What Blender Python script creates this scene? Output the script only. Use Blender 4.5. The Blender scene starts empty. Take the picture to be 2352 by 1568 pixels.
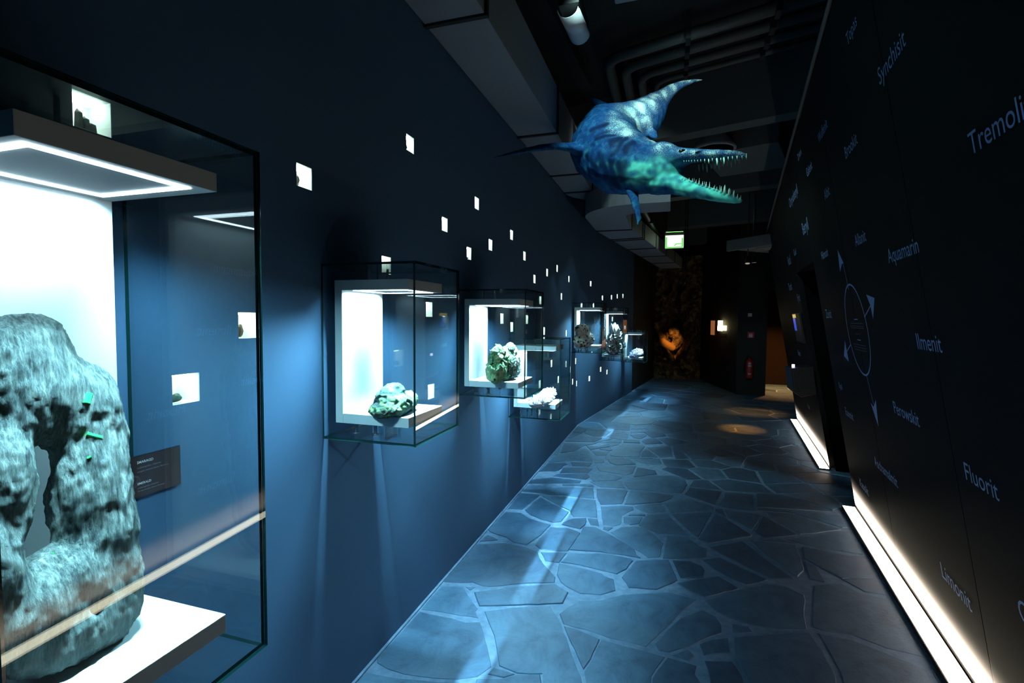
import bpy, bmesh, math, random
from mathutils import Vector, Matrix, noise

S = bpy.context.scene
COL = S.collection
W, H = 2352, 1568
FPX = 1138.5
YAW, PITCH, ROLL, EYE = .3076, .0465, .0067, 1.606

# ---------------------------------------------------------------- camera
_R0 = Vector((math.cos(YAW), math.sin(YAW), 0)); _F0 = Vector((-math.sin(YAW), math.cos(YAW), 0)); _U0 = Vector((0, 0, 1))
CF = _F0 * math.cos(PITCH) - _U0 * math.sin(PITCH)
_U = _U0 * math.cos(PITCH) + _F0 * math.sin(PITCH)
CR = _R0 * math.cos(ROLL) + _U * math.sin(ROLL)
CU = _U * math.cos(ROLL) - _R0 * math.sin(ROLL)
CP = Vector((0, 0, EYE))
cam = bpy.data.cameras.new('camera'); camo = bpy.data.objects.new('camera', cam); COL.objects.link(camo)
cam.sensor_width = 36; cam.sensor_fit = 'HORIZONTAL'; cam.lens = FPX / W * 36; cam.clip_start = .05
camo.matrix_world = Matrix(((CR.x, CU.x, -CF.x, 0), (CR.y, CU.y, -CF.y, 0), (CR.z, CU.z, -CF.z, EYE), (0, 0, 0, 1)))
S.camera = camo

# ---------------------------------------------------------------- world, view, big lights
w = bpy.data.worlds.new('world'); S.world = w; w.use_nodes = True
bg = w.node_tree.nodes['Background']; bg.inputs[0].default_value = (.30, .55, 1, 1); bg.inputs[1].default_value = .0006
S.view_settings.view_transform = 'Standard'; S.view_settings.look = 'None'
S.view_settings.gamma = 1; S.view_settings.use_curve_mapping = False
S.view_settings.exposure = 0
S.cycles.max_bounces = 10; S.cycles.diffuse_bounces = 4; S.cycles.glossy_bounces = 5
S.cycles.transmission_bounces = 6; S.cycles.transparent_max_bounces = 40
S.cycles.caustics_reflective = False; S.cycles.caustics_refractive = False
S.cycles.sample_clamp_indirect = 3; S.cycles.use_denoising = True

CASE_POWER = 60.0         # watts per metre-strip factor of the show cases
CASE_COL = (.42, .84, 1.0)
TROUGH_STRENGTH = 6.5
TROUGH_UP = 480.0
NICHE_STRENGTH = 15.0
SPREAD = math.radians(66)
SIDE_SPREAD = math.radians(96)

# ---------------------------------------------------------------- measuring helpers: a picture point on a known plane
def ray(x, y): return CF + CR * ((x - W / 2) / FPX) - CU * ((y - H / 2) / FPX)
def on_plane(x, y, n, d):
    n = Vector(n); r = ray(x, y); return CP + r * ((d - n.dot(CP)) / n.dot(r))
def on_floor(x, y, z=0): return on_plane(x, y, (0, 0, 1), z)
def on_x(x, y, X): return on_plane(x, y, (1, 0, 0), X)
def on_y(x, y, Y): return on_plane(x, y, (0, 1, 0), Y)
def at_depth(x, y, d): return CP + ray(x, y) * d

# ---------------------------------------------------------------- materials
def mat(name, col, rough=.6, spec=.5, metal=0.0, emit=None, estr=0.0):
    m = bpy.data.materials.new(name); m.use_nodes = True
    b = m.node_tree.nodes['Principled BSDF']
    b.inputs['Base Color'].default_value = (*col, 1); b.inputs['Roughness'].default_value = rough
    b.inputs['Specular IOR Level'].default_value = spec; b.inputs['Metallic'].default_value = metal
    if emit:
        b.inputs['Emission Color'].default_value = (*emit, 1); b.inputs['Emission Strength'].default_value = estr
    return m
def N(m, t, **kw):
    n = m.node_tree.nodes.new(t)
    for k, v in kw.items(): setattr(n, k, v)
    return n
def L(m, a, b): m.node_tree.links.new(a, b)
def coords(m, scale=1.0, obj=True):
    tc = N(m, 'ShaderNodeTexCoord'); mp = N(m, 'ShaderNodeMapping')
    mp.inputs['Scale'].default_value = (scale,) * 3 if not isinstance(scale, tuple) else scale
    L(m, tc.outputs['Object' if obj else 'Generated'], mp.inputs['Vector']); return mp.outputs[0]
def ramp(m, fac, stops):
    r = N(m, 'ShaderNodeValToRGB'); e = r.color_ramp.elements
    while len(e) < len(stops): e.new(.5)
    for k, (p, c) in enumerate(stops): e[k].position = p; e[k].color = (*c, 1)
    L(m, fac, r.inputs[0]); return r.outputs[0]
def noisetex(m, vec, scale, detail=5, rough=.55, dist=0):
    n = N(m, 'ShaderNodeTexNoise'); n.inputs['Scale'].default_value = scale; n.inputs['Detail'].default_value = detail
    n.inputs['Roughness'].default_value = rough; n.inputs['Distortion'].default_value = dist
    L(m, vec, n.inputs['Vector']); return n.outputs['Fac']
def bump(m, hgt, strength, dist=.01):
    b = N(m, 'ShaderNodeBump'); b.inputs['Strength'].default_value = strength; b.inputs['Distance'].default_value = dist
    L(m, hgt, b.inputs['Height']); L(m, b.outputs[0], m.node_tree.nodes['Principled BSDF'].inputs['Normal'])
def base(m, c): L(m, c, m.node_tree.nodes['Principled BSDF'].inputs['Base Color'])
def mixc(m, fac, a, b):
    x = N(m, 'ShaderNodeMix', data_type='RGBA')
    for s, v in ((0, fac), (6, a), (7, b)):
        if isinstance(v, (int, float)): x.inputs[s].default_value = v
        elif isinstance(v, tuple): x.inputs[s].default_value = (*v, 1)
        else: L(m, v, x.inputs[s])
    return x.outputs[2]

M = {}
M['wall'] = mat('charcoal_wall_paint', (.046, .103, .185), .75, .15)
v = coords(M['wall']); n_ = noisetex(M['wall'], v, 60, 3); bump(M['wall'], n_, .08, .002)
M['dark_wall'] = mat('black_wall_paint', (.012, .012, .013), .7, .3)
M['ceiling'] = mat('ceiling_paint', (.022, .026, .028), .8, .2)
M['beam'] = mat('concrete_beam', (.10, .115, .115), .8, .2)
M['duct'] = mat('painted_duct_metal', (.23, .265, .30), .55, .3)
M['duct_side'] = mat('duct_flange_metal', (.02, .022, .024), .6, .3)
M['pipe'] = mat('grey_pipe', (.08, .09, .09), .5, .4)
M['black'] = mat('black_plastic', (.006, .006, .007), .45, .4)
M['matte_black'] = mat('matte_black_lining', (.0025, .0025, .003), .9, .02)
M['white'] = mat('white_laminate', (.80, .84, .86), .45, .35)
M['steel'] = mat('brushed_steel', (.35, .37, .38), .35, .5, 1)
M['led'] = mat('led_diffuser', (.9, .95, 1), .5, .2, 0, (.72, .90, 1), 16)
M['trough'] = mat('warm_light_diffuser', (.9, .9, .85), .5, .2, 0, (1, .90, .66), TROUGH_STRENGTH)
M['niche'] = mat('niche_lining', (.83, .88, .86), .6, .2)
M['niche_led'] = mat('niche_lamp', (.9, .95, .9), .5, .2, 0, (.80, 1, .88), NICHE_STRENGTH)
M['plaque'] = mat('black_label_plate', (.006, .008, .014), .35, .4)
M['print_white'] = mat('white_print', (.75, .8, .85), .6, .2)
M['print_blue'] = mat('pale_blue_lettering', (.38, .52, .85), .6, .2)
M['text_dim'] = mat('dim_blue_print', (.05, .065, .10), .6, .2)
M['text_print'] = mat('grey_small_print', (.20, .22, .25), .6, .2)
M['gloss_white'] = mat('glossy_white_lamp_shade', (.85, .87, .92), .18, .6)
M['exit_frame'] = mat('grey_sign_housing', (.30, .36, .30), .5, .3)
M['spot_lens'] = mat('warm_spot_lens', (1, .9, .7), .4, .4, 0, (1, .85, .6), .25)
M['passage_glow'] = mat('passage_lamp_lens', (1, .9, .7), .4, .4, 0, (1, .7, .4), 2)
M['picture'] = mat('orange_picture_added_glow', (.35, .12, .05), .5, .3, 0, (1, .35, .12), .25)  # glow put into the picture's own material, no lamp behind it
M['print_dim'] = mat('faded_label_print', (.5, .4, .4), .6, .2)
M['grille'] = mat('grey_grille_wire', (.028, .028, .03), .5, .4)
M['log_wood'] = mat('log_bark', (.42, .24, .09), .7, .2)

M['red'] = mat('red_enamel', (.30, .012, .015), .35, .5)
M['sign_red'] = mat('red_sign', (.42, .02, .03), .5, .3)
M['switch'] = mat('white_switch_plate', (.7, .7, .66), .5, .3)
M['screen_y'] = mat('yellow_screen_area', (0, 0, 0), .3, .4, 0, (1, .75, .15), .55)
M['screen_b'] = mat('blue_screen_area', (0, 0, 0), .3, .4, 0, (.04, .12, 1), .5)
M['pilot'] = mat('violet_pilot_lamp', (1, 1, 1), .3, .4, 0, (.55, .5, 1), 6)
M['exit_white'] = mat('exit_sign_white', (.9, 1, .9), .5, .2, 0, (.84, 1, .78), 1.7)
M['exit_green'] = mat('exit_sign_green', (.1, .6, .1), .5, .2, 0, (.22, 1, .16), 5)
M['exit_edge'] = mat('exit_sign_green_print', (.1, .6, .1), .5, .2, 0, (.20, .85, .15), .9)
M['amber'] = mat('amber_glow_panel', (1, .9, .6), .5, .2, 0, (1, .86, .42), 5)
M['wood'] = mat('brown_timber', (.16, .075, .03), .6, .3)
M['passage'] = mat('dark_brown_wall_paint', (.011, .006, .0035), .7, .2)
M['unit'] = mat('beige_unit_housing', (.22, .215, .19), .6, .3)

# slate paving: tone per stone, cloudy grain, rusty specks
m = M['stone'] = mat('slate_paving', (.1, .15, .2), .48, .45)
v = coords(m); oi = N(m, 'ShaderNodeObjectInfo')
g1 = noisetex(m, v, 3.4, 10, .72, .9); g2 = noisetex(m, v, 30, 8, .7)
c = ramp(m, g1, [(.30, (.021, .056, .115)), (.48, (.050, .112, .198)), (.58, (.066, .140, .235)), (.75, (.115, .205, .30))])
c2 = mixc(m, oi.outputs['Random'], (.50, .56, .62), (1.2, 1.2, 1.15))
mul = N(m, 'ShaderNodeMix', data_type='RGBA', blend_type='MULTIPLY'); mul.inputs[0].default_value = 1
L(m, c, mul.inputs[6]); L(m, c2, mul.inputs[7])
rust = ramp(m, noisetex(m, v, 3.1, 4, .6, 1.2), [(.66, (0, 0, 0)), (.76, (1, 1, 1))])
rs = N(m, 'ShaderNodeMath', operation='MULTIPLY'); rs.inputs[1].default_value = .75; L(m, rust, rs.inputs[0])
base(m, mixc(m, rs.outputs[0], mul.outputs[2], (.20, .15, .05)))
bump(m, g2, .5, .006)
m = M['mortar'] = mat('pale_mortar', (.22, .26, .30), .85, .2)
g = noisetex(m, coords(m), 22, 5); base(m, ramp(m, g, [(.3, (.115, .185, .29)), (.7, (.19, .28, .40))])); bump(m, g, .4, .008)

# right wall board: satin dark laminate
m = M['board'] = mat('midnight_laminate', (.0085, .0080, .0095), .55, .03)
g = noisetex(m, coords(m), 130, 2); bump(m, g, .06, .001)

# thin glass: light passes, part of it mirrors
def glass(name, tint, extra=0.0):
    m = bpy.data.materials.new(name); m.use_nodes = True; nt = m.node_tree; nt.nodes.clear()
    out = N(m, 'ShaderNodeOutputMaterial'); mx = N(m, 'ShaderNodeMixShader'); tr = N(m, 'ShaderNodeBsdfTransparent'); gl = N(m, 'ShaderNodeBsdfGlossy')
    fr = N(m, 'ShaderNodeFresnel'); gm_ = N(m, 'ShaderNodeNewGeometry'); io = N(m, 'ShaderNodeMath', operation='MULTIPLY_ADD'); io.inputs[1].default_value = -.83333; io.inputs[2].default_value = 1.5
    L(m, gm_.outputs['Backfacing'], io.inputs[0]); L(m, io.outputs[0], fr.inputs['IOR'])
    tr.inputs[0].default_value = (*tint, 1); gl.inputs['Roughness'].default_value = 0.0; gl.inputs[0].default_value = (.95, 1, 1, 1)
    L(m, fr.outputs[0], mx.inputs[0]); L(m, tr.outputs[0], mx.inputs[1]); L(m, gl.outputs[0], mx.inputs[2]); L(m, mx.outputs[0], out.inputs[0])
    return m
M['glass'] = glass('case_glass', (.955, .985, .985))
M['glass_edge'] = mat('glass_cut_edge', (.004, .030, .028), .15, .5)

def rockmat(name, stops, scale, bumpy=.6, stretch=(1, 1, 1), rough=.7, spec=.3, dist=.5, bscale=None):
    m = mat(name, (.3, .3, .3), rough, spec)
    v = coords(m, stretch); g = noisetex(m, v, scale, 9, .68, dist); base(m, ramp(m, g, stops))
    g2 = noisetex(m, v, bscale or scale * 2.2, 8, .72, .3); bump(m, g2, bumpy, .012); return m
m = M['schist'] = mat('grey_green_schist', (.2, .25, .24), .6, .3)
v = coords(m, (1.0, 1.7, .55)); a_ = noisetex(m, v, 16, 10, .78, .35); b_ = noisetex(m, coords(m, (1, 2.4, .30)), 60, 8, .8, .2)
ad = N(m, 'ShaderNodeMath', operation='MULTIPLY_ADD'); ad.inputs[1].default_value = .55; L(m, b_, ad.inputs[0])
hf = N(m, 'ShaderNodeMath', operation='MULTIPLY'); hf.inputs[1].default_value = .45; L(m, a_, hf.inputs[0]); L(m, hf.outputs[0], ad.inputs[2])
base(m, ramp(m, ad.outputs[0], [(.36, (.010, .020, .022)), (.45, (.055, .085, .085)), (.53, (.17, .22, .205)), (.64, (.46, .52, .48))])); bump(m, ad.outputs[0], 1.0, .016)
M['emerald'] = mat('emerald_crystal_green', (.02, .62, .08), .25, .5)
M['serpentine'] = rockmat('dark_green_rock', [(.38, (.012, .03, .032)), (.5, (.035, .085, .06)), (.58, (.14, .26, .10)), (.68, (.40, .50, .24))], 16, .9)
M['green_rock'] = rockmat('green_epidote_rock', [(.3, (.05, .16, .06)), (.48, (.18, .42, .20)), (.58, (.42, .58, .30)), (.70, (.75, .82, .70))], 26, .9)
M['pale_rock'] = rockmat('pale_vein_rock', [(.3, (.25, .33, .30)), (.6, (.6, .68, .64)), (.8, (.85, .88, .86))], 18, .6)
M['dark_crystal'] = rockmat('black_green_crystals', [(.4, (.006, .012, .008)), (.6, (.04, .055, .03)), (.75, (.25, .26, .16))], 60, .8, rough=.3)
M['quartz'] = mat('white_quartz', (.82, .84, .86), .3, .5)
M['smoky'] = rockmat('smoky_quartz', [(.35, (.03, .03, .035)), (.5, (.12, .12, .14)), (.62, (.42, .41, .43)), (.75, (.75, .74, .78))], 30, .5, rough=.25, spec=.6)
M['cream_rock'] = rockmat('cream_speckled_rock', [(.24, (.03, .03, .035)), (.33, (.35, .32, .26)), (.42, (.70, .68, .58)), (.55, (.9, .9, .88))], 34, .9, rough=.4)
M['amethyst'] = rockmat('violet_white_crystals', [(.38, (.05, .04, .14)), (.52, (.30, .28, .55)), (.65, (.75, .76, .85))], 40, .6, rough=.3)
M['cave_rock'] = rockmat('brown_cave_rock', [(.3, (.012, .008, .004)), (.5, (.10, .06, .03)), (.62, (.30, .19, .09)), (.75, (.5, .34, .17))], 7, 1.0)
M['dark_rock'] = rockmat('black_cave_rock', [(.3, (.006, .006, .006)), (.7, (.03, .027, .022))], 3, 1.0)

# ---------------------------------------------------------------- mesh builders
def new_bm(): return bmesh.new()
def box(bm, lo, hi, mi=0, frame=None):
    x0, y0, z0 = lo; x1, y1, z1 = hi
    vs = [Vector(p) for p in ((x0, y0, z0), (x1, y0, z0), (x1, y1, z0), (x0, y1, z0), (x0, y0, z1), (x1, y0, z1), (x1, y1, z1), (x0, y1, z1))]
    if frame: vs = [frame(p) for p in vs]
    vs = [bm.verts.new(p) for p in vs]; fs = []
    for q in ((0, 3, 2, 1), (4, 5, 6, 7), (0, 1, 5, 4), (1, 2, 6, 5), (2, 3, 7, 6), (3, 0, 4, 7)):
        f = bm.faces.new([vs[k] for k in q]); f.material_index = mi; fs.append(f)
    return fs
def prism(bm, pts, off, mi=0):
    a = [bm.verts.new(p) for p in pts]; b = [bm.verts.new(Vector(p) + Vector(off)) for p in pts]; n = len(pts)
    fs = [bm.faces.new(a[::-1]), bm.faces.new(b)] + [bm.faces.new((a[k], a[(k + 1) % n], b[(k + 1) % n], b[k])) for k in range(n)]
    for f in fs: f.material_index = mi
    return fs
def tube(bm, pts, r, seg=12, mi=0, cap=True):
    pts = [Vector(p) for p in pts]; rr = r if isinstance(r, (list, tuple)) else [r] * len(pts)
    rings = []; up = Vector((0, 0, 1))
    for k, p in enumerate(pts):
        t = (pts[min(k + 1, len(pts) - 1)] - pts[max(k - 1, 0)]).normalized()
        a = t.cross(up) if abs(t.dot(up)) < .97 else t.cross(Vector((1, 0, 0)))
        a.normalize(); b = t.cross(a)
        rings.append([bm.verts.new(p + (a * math.cos(q) + b * math.sin(q)) * rr[k]) for q in (2 * math.pi * j / seg for j in range(seg))])
    for A, B in zip(rings, rings[1:]):
        for j in range(seg):
            f = bm.faces.new((A[j], A[(j + 1) % seg], B[(j + 1) % seg], B[j])); f.smooth = True; f.material_index = mi
    if cap:
        for f in (bm.faces.new(rings[0][::-1]), bm.faces.new(rings[-1])): f.material_index = mi
def lathe(bm, prof, c=(0, 0, 0), seg=24, mi=0):
    c = Vector(c); rings = []
    for r, z in prof: rings.append([bm.verts.new(c + Vector((max(r, .0004) * math.cos(2 * math.pi * j / seg), max(r, .0004) * math.sin(2 * math.pi * j / seg), z))) for j in range(seg)])
    for A, B in zip(rings, rings[1:]):
        for j in range(seg):
            f = bm.faces.new((A[j], A[(j + 1) % seg], B[(j + 1) % seg], B[j])); f.smooth = True; f.material_index = mi
    bm.faces.new(rings[0][::-1]).material_index = mi; bm.faces.new(rings[-1]).material_index = mi
def link(name, me, parent=None):
    o = bpy.data.objects.new(name, me); COL.objects.link(o)
    if parent is not None:
        o.parent = parent; o.matrix_parent_inverse = parent.matrix_world.inverted() if False else Matrix.Translation(-parent_loc(parent))
    return o
def parent_loc(p):
    v = Vector(p.location)
    while p.parent: p = p.parent; v = v  # parts are modelled in world space under unrotated parents
    return v
def obj(name, bm, mats, parent=None, bevel=0, smooth=False):
    bmesh.ops.recalc_face_normals(bm, faces=bm.faces[:])
    if bevel: bmesh.ops.bevel(bm, geom=bm.edges[:], offset=bevel, segments=2, affect='EDGES', profile=.6, clamp_overlap=True)
    me = bpy.data.meshes.new(name); bm.to_mesh(me); bm.free()
    for x in (mats if isinstance(mats, (list, tuple)) else [mats]): me.materials.append(x)
    if smooth:
        for p in me.polygons: p.use_smooth = True
    o = bpy.data.objects.new(name, me); COL.objects.link(o)
    if parent is not None: attach(o, parent)
    return o
def world_loc(p):
    v = Vector((0, 0, 0))
    while p is not None:
        v += p.location; p = p.parent
    return v
def attach(o, parent):                       # mesh data is in world space: cancel the parents' offsets
    o.parent = parent; o.location = o.location - world_loc(parent)
def empty(name, loc):
    o = bpy.data.objects.new(name, None); o.location = loc; o.empty_display_size = .05; COL.objects.link(o); return o
def tag(o, label=None, cat=None, group=None, kind=None):
    for k, v in (('label', label), ('category', cat), ('group', group), ('kind', kind)):
        if v: o[k] = v
    return o
def thing(name, loc, label, cat, group=None): return tag(empty(name, loc), label, cat, group)
def bake(o):                                  # apply modifiers without operators
    dg = bpy.context.evaluated_depsgraph_get(); me = bpy.data.meshes.new_from_object(o.evaluated_get(dg))
    o.modifiers.clear(); old = o.data; o.data = me; me.name = old.name; return o
def lettering(txt, org, right, up, width=None, size=.1, material=None, parent=None, thick=.0015, bold=0.0, name='lettering'):
    cu = bpy.data.curves.new(name, 'FONT'); cu.body = txt; cu.size = 1; cu.resolution_u = 3; cu.offset = bold
    t = bpy.data.objects.new(name, cu); COL.objects.link(t); bpy.context.view_layer.update()
    me = bpy.data.meshes.new_from_object(t.evaluated_get(bpy.context.evaluated_depsgraph_get()))
    bpy.data.objects.remove(t); bpy.data.curves.remove(cu)
    xs = [v.co.x for v in me.vertices]; x0, x1 = min(xs), max(xs)
    s = width / (x1 - x0) if width else size
    r = Vector(right).normalized(); u = Vector(up).normalized(); n = r.cross(u)
    bm = bmesh.new(); bm.from_mesh(me); bpy.data.meshes.remove(me)
    for v in bm.verts:
        p = v.co.copy(); v.co = Vector(org) + r * ((p.x - x0) * s) + u * (p.y * s) + n * thick
    me = bpy.data.meshes.new(name); bm.to_mesh(me); bm.free(); me.materials.append(material)
    o = bpy.data.objects.new(name, me); COL.objects.link(o)
    if parent is not None: attach(o, parent)
    return o
def area(name, loc, sx, sy, power, col, xaxis, direction, spread, parent=None):
    l = bpy.data.lights.new(name, 'AREA'); l.shape = 'RECTANGLE'; l.size = sx; l.size_y = sy; l.energy = power; l.color = col; l.spread = spread
    o = bpy.data.objects.new(name, l); COL.objects.link(o)
    z = -Vector(direction).normalized(); x = Vector(xaxis).normalized(); y = z.cross(x)
    o.matrix_world = Matrix(((x.x, y.x, z.x, loc[0]), (x.y, y.y, z.y, loc[1]), (x.z, y.z, z.z, loc[2]), (0, 0, 0, 1)))
    return o
def spot(name, loc, target, power, col, angle, blend=.4, radius=.03):
    l = bpy.data.lights.new(name, 'SPOT'); l.energy = power; l.color = col; l.spot_size = math.radians(angle); l.spot_blend = blend; l.shadow_soft_size = radius
    o = bpy.data.objects.new(name, l); COL.objects.link(o); o.location = loc
    o.rotation_euler = (Vector(target) - Vector(loc)).to_track_quat('-Z', 'Y').to_euler(); return o

# sea reptile skin: deep blue, teal blotches, net of pale scale edges on the back, dark bars
m = M['reptile'] = mat('reptile_skin', (.01, .04, .14), .65, .06)
v = coords(m); at = N(m, 'ShaderNodeAttribute'); at.attribute_name = 'pigment'; sp_ = N(m, 'ShaderNodeSeparateColor'); L(m, at.outputs['Color'], sp_.inputs[0])
vo = N(m, 'ShaderNodeTexVoronoi'); vo.feature = 'DISTANCE_TO_EDGE'; vo.inputs['Scale'].default_value = 78
mpv = N(m, 'ShaderNodeMapping'); mpv.inputs['Scale'].default_value = (1, .6, 1.4); L(m, v, mpv.inputs[0]); L(m, mpv.outputs[0], vo.inputs['Vector'])
edge = ramp(m, vo.outputs['Distance'], [(.04, (1, 1, 1)), (.16, (0, 0, 0))])
nz_ = noisetex(m, v, 18, 6, .7, .4); nz2 = noisetex(m, v, 70, 4, .7)
deep = ramp(m, nz_, [(.3, (.004, .024, .095)), (.5, (.008, .055, .17)), (.7, (.02, .15, .26))])
tf = N(m, 'ShaderNodeMath', operation='MULTIPLY_ADD'); L(m, nz_, tf.inputs[0]); tf.inputs[1].default_value = .9; tf.inputs[2].default_value = -.45
ta = N(m, 'ShaderNodeMath', operation='ADD', use_clamp=True); L(m, sp_.outputs['Green'], ta.inputs[0]); L(m, tf.outputs[0], ta.inputs[1])
tg = N(m, 'ShaderNodeMath', operation='MULTIPLY', use_clamp=True); L(m, ta.outputs[0], tg.inputs[0]); L(m, sp_.outputs['Green'], tg.inputs[1])
c1 = mixc(m, tg.outputs[0], deep, (.12, .70, .55))
sm_ = N(m, 'ShaderNodeMapRange'); sm_.inputs['From Min'].default_value = .45; sm_.inputs['From Max'].default_value = 1.15; L(m, sp_.outputs['Red'], sm_.inputs[0])
pe = N(m, 'ShaderNodeMath', operation='ADD', use_clamp=True); L(m, edge, pe.inputs[0]); L(m, sm_.outputs[0], pe.inputs[1])
pf = N(m, 'ShaderNodeMath', operation='MULTIPLY', use_clamp=True); L(m, sp_.outputs['Red'], pf.inputs[0]); L(m, pe.outputs[0], pf.inputs[1])
c2 = mixc(m, pf.outputs[0], c1, (.62, .95, .88))
bb_ = N(m, 'ShaderNodeMath', operation='MULTIPLY'); bb_.inputs[1].default_value = .97; L(m, sp_.outputs['Blue'], bb_.inputs[0])
base(m, mixc(m, bb_.outputs[0], c2, (.003, .014, .05))); bump(m, nz2, .25, .004)
M['tooth'] = mat('pale_green_teeth', (.45, .85, .68), .4, .4)
M['tooth_far'] = mat('painted_shade_teeth', (.30, .55, .50), .45, .4)  # far rows: darker copy of the tooth colour, shade painted in
M['eye'] = mat('black_reptile_eye', (.003, .004, .006), .12, .6)
REPTILE_POWER = 240

# ================================================================ SETTING
# left wall: two flat stretches with square openings; stretch 2 turns 8 degrees into the hall
A2 = math.atan(.139)
SEG1 = (Vector((-1.3, 0, 0)), Vector((0, 1, 0)), Vector((1, 0, 0)))
SEG2 = (Vector((-1.3, 7.42, 0)), Vector((math.sin(A2), math.cos(A2), 0)), Vector((math.cos(A2), -math.sin(A2), 0)))
END2 = 3.84
CEIL = 4.2
def on_seg(px, py, seg):
    O, D, Nn = seg; p = on_plane(px, py, Nn, Nn.dot(O)); return (p - O).dot(D), p.z
def frame(seg): O, D, Nn = seg; return lambda p: O + Nn * p[0] + D * p[1] + Vector((0, 0, p[2]))   # (out, along, up)

NS = .083
# picture centre of each niche, wall stretch, how to tell it apart
NICHES = [
 (213, 262, 1, 'largest lit niche, above the white canopy of the big schist case, black crystal inside', 'black'),
 (699.5, 406, 1, 'lit niche on the open wall just right of the big case, grey stone inside', 'grey'),
 (942.5, 330.5, 1, 'topmost lit niche on the open wall, small dark stone in its lower left', 'dark'),
 (1095.7, 467, 1, 'lit niche second highest on the open wall, under the tail flipper tip', None),
 (1022, 515.4, 1, 'lit niche below left of the second highest one', None),
 (1175.5, 539.4, 1, 'lit niche directly below the bend where the first duct ends', None),
 (1127, 562.3, 1, 'pale green lit niche between two others in a rising row of three', None),
 (1077.7, 581.7, 1, 'greenish lit niche lowest in a rising row of three, specks of rock along its sill', 'low'),
 (1205, 587.7, 1, 'lit niche below right of the rising row of three', None),
 (888, 609, 1, 'lit niche half behind the top edge of the dark green rock case, dark shard inside', 'shard'),
 (1257, 625.8, 1, 'lit niche left of a close pair above the green rock case', None),
 (1280, 616.3, 1, 'lit niche right of a close pair above the green rock case', None),
 (1228, 640.6, 1, 'lit niche just above the top edge of the green rock case', None),
 (1307, 640.6, 1, 'lit niche right of the close pair, alone below the duct', None),
 (1357, 651.2, 2, 'lit niche alone above the cream knobbly rock case', None),
 (1289.8, 680.5, 1, 'dim lit niche alone between the green rock case and the cream rock case, upper one', None),
 (1384, 684, 2, 'lit niche first from the left in the far row of four', None),
 (1404.8, 682.6, 2, 'lit niche second from the left in the far row of four', None),
 (1418, 680.2, 2, 'lit niche third from the left in the far row of four', None),
 (1431, 679.5, 2, 'lit niche last on the right in the far row of four, by the wall end', None),
 (1241.5, 689.3, 1, 'lit niche seen through the top right corner of the green rock case glass', None),
 (1210.9, 733.5, 1, 'lit niche seen just right of the front corner of the green rock case', None),
 (1175.9, 750.7, 1, 'lit niche seen over the green rock, lower of two inside that glass', None),
 (1153.3, 731.5, 1, 'lit niche seen over the green rock, left of two inside that glass', None),
 (1250, 760, 1, 'lit niche at the far edge of the green rock case, above the white crystal case', None),
 (1301, 765, 1, 'lit niche just left of the cream rock case, above the white crystal case', None),
 (986.3, 710.5, 1, 'upper lit niche seen through the front of the dark green rock case', None),
 (990.6, 898.6, 1, 'lower lit niche seen through the front of the dark green rock case', None),
 (572, 747, 1, 'lit niche seen at the right edge of the big schist case, brown stone inside', 'brown'),
 (428, 892, 1, 'lit niche right of the big schist rock, greenish moss-like mineral inside', 'moss'),
 (1267, 834.4, 1, 'upper left lit niche seen through the white crystal case', None),
 (1300.3, 835.5, 1, 'dim lit niche seen through the right pane of the white crystal case', None),
 (1309.4, 848.8, 1, 'lit niche at the right edge of the white crystal case', None),
 (1322.5, 828.8, 1, 'lit niche below the left corner of the cream rock case', None),
 (1315.3, 876.2, 1, 'left lit niche of a low close pair right of the white crystal case', None),
 (1324.5, 880.3, 1, 'right lit niche of a low close pair right of the white crystal case', None),
 (1240, 882, 1, 'lit niche beside the shelf of the green rock case, above the white crystals', None),
 (1282.5, 871.3, 1, 'lower right lit niche seen through the front of the white crystal case', None),
 (1353.8, 869, 2, 'lowest lit niche, alone on the wall below the cream rock case', None),
 (1379.8, 847.8, 2, 'lit niche just under the smoky crystal case, left of two', None),
 (1394.3, 854, 2, 'lit niche just under the smoky crystal case, right of two', None),
 (1336, 700.8, 2, 'lit niche seen over the canopy of the cream rock case, left of two', None),
 (1363.3, 704, 2, 'lit niche half behind the canopy of the cream rock case, right of two', None),
 (1360, 782, 2, 'lit niche seen right of the cream knobbly rock', None),
 (1406.7, 732.5, 2, 'lit niche seen over the pale tip of the smoky crystals', None),
 (1435.6, 752.5, 2, 'lit niche seen right of the smoky crystals, at the front corner of their case', None),
 (1439.5, 808.8, 2, 'lit niche seen left of the violet crystals, beside their shelf', None),
]
holes = {1: [], 2: []}
for px, py, s, *_ in NICHES:
    a, z = on_seg(px, py, SEG1 if s == 1 else SEG2); holes[s].append((a - NS / 2, a + NS / 2, z - NS / 2, z + NS / 2))
def holed(bm, seg, a0, a1, hs, thick=.34):
    F = frame(seg)
    A = sorted({a0, a1} | {round(h[k], 5) for h in hs for k in (0, 1) if a0 < h[k] < a1}); Z = sorted({0, CEIL} | {round(h[k], 5) for h in hs for k in (2, 3)})
    vid = {}
    def vt(a, z):
        k = (a, z)
        if k not in vid: vid[k] = bm.verts.new(F((0, a, z)))
        return vid[k]
    for i in range(len(A) - 1):
        for j in range(len(Z) - 1):
            ca, cz = (A[i] + A[i + 1]) / 2, (Z[j] + Z[j + 1]) / 2
            if any(h[0] < ca < h[1] and h[2] < cz < h[3] for h in hs): continue
            bm.faces.new((vt(A[i], Z[j]), vt(A[i + 1], Z[j]), vt(A[i + 1], Z[j + 1]), vt(A[i], Z[j + 1])))
    b = [bm.verts.new(F(p)) for p in ((-thick, a0, 0), (-thick, a1, 0), (-thick, a1, CEIL), (-thick, a0, CEIL))]
    bm.faces.new(b)
bm = new_bm(); holed(bm, SEG1, -1.2, 7.42, holes[1]); holed(bm, SEG2, 0, END2, holes[2])
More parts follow.
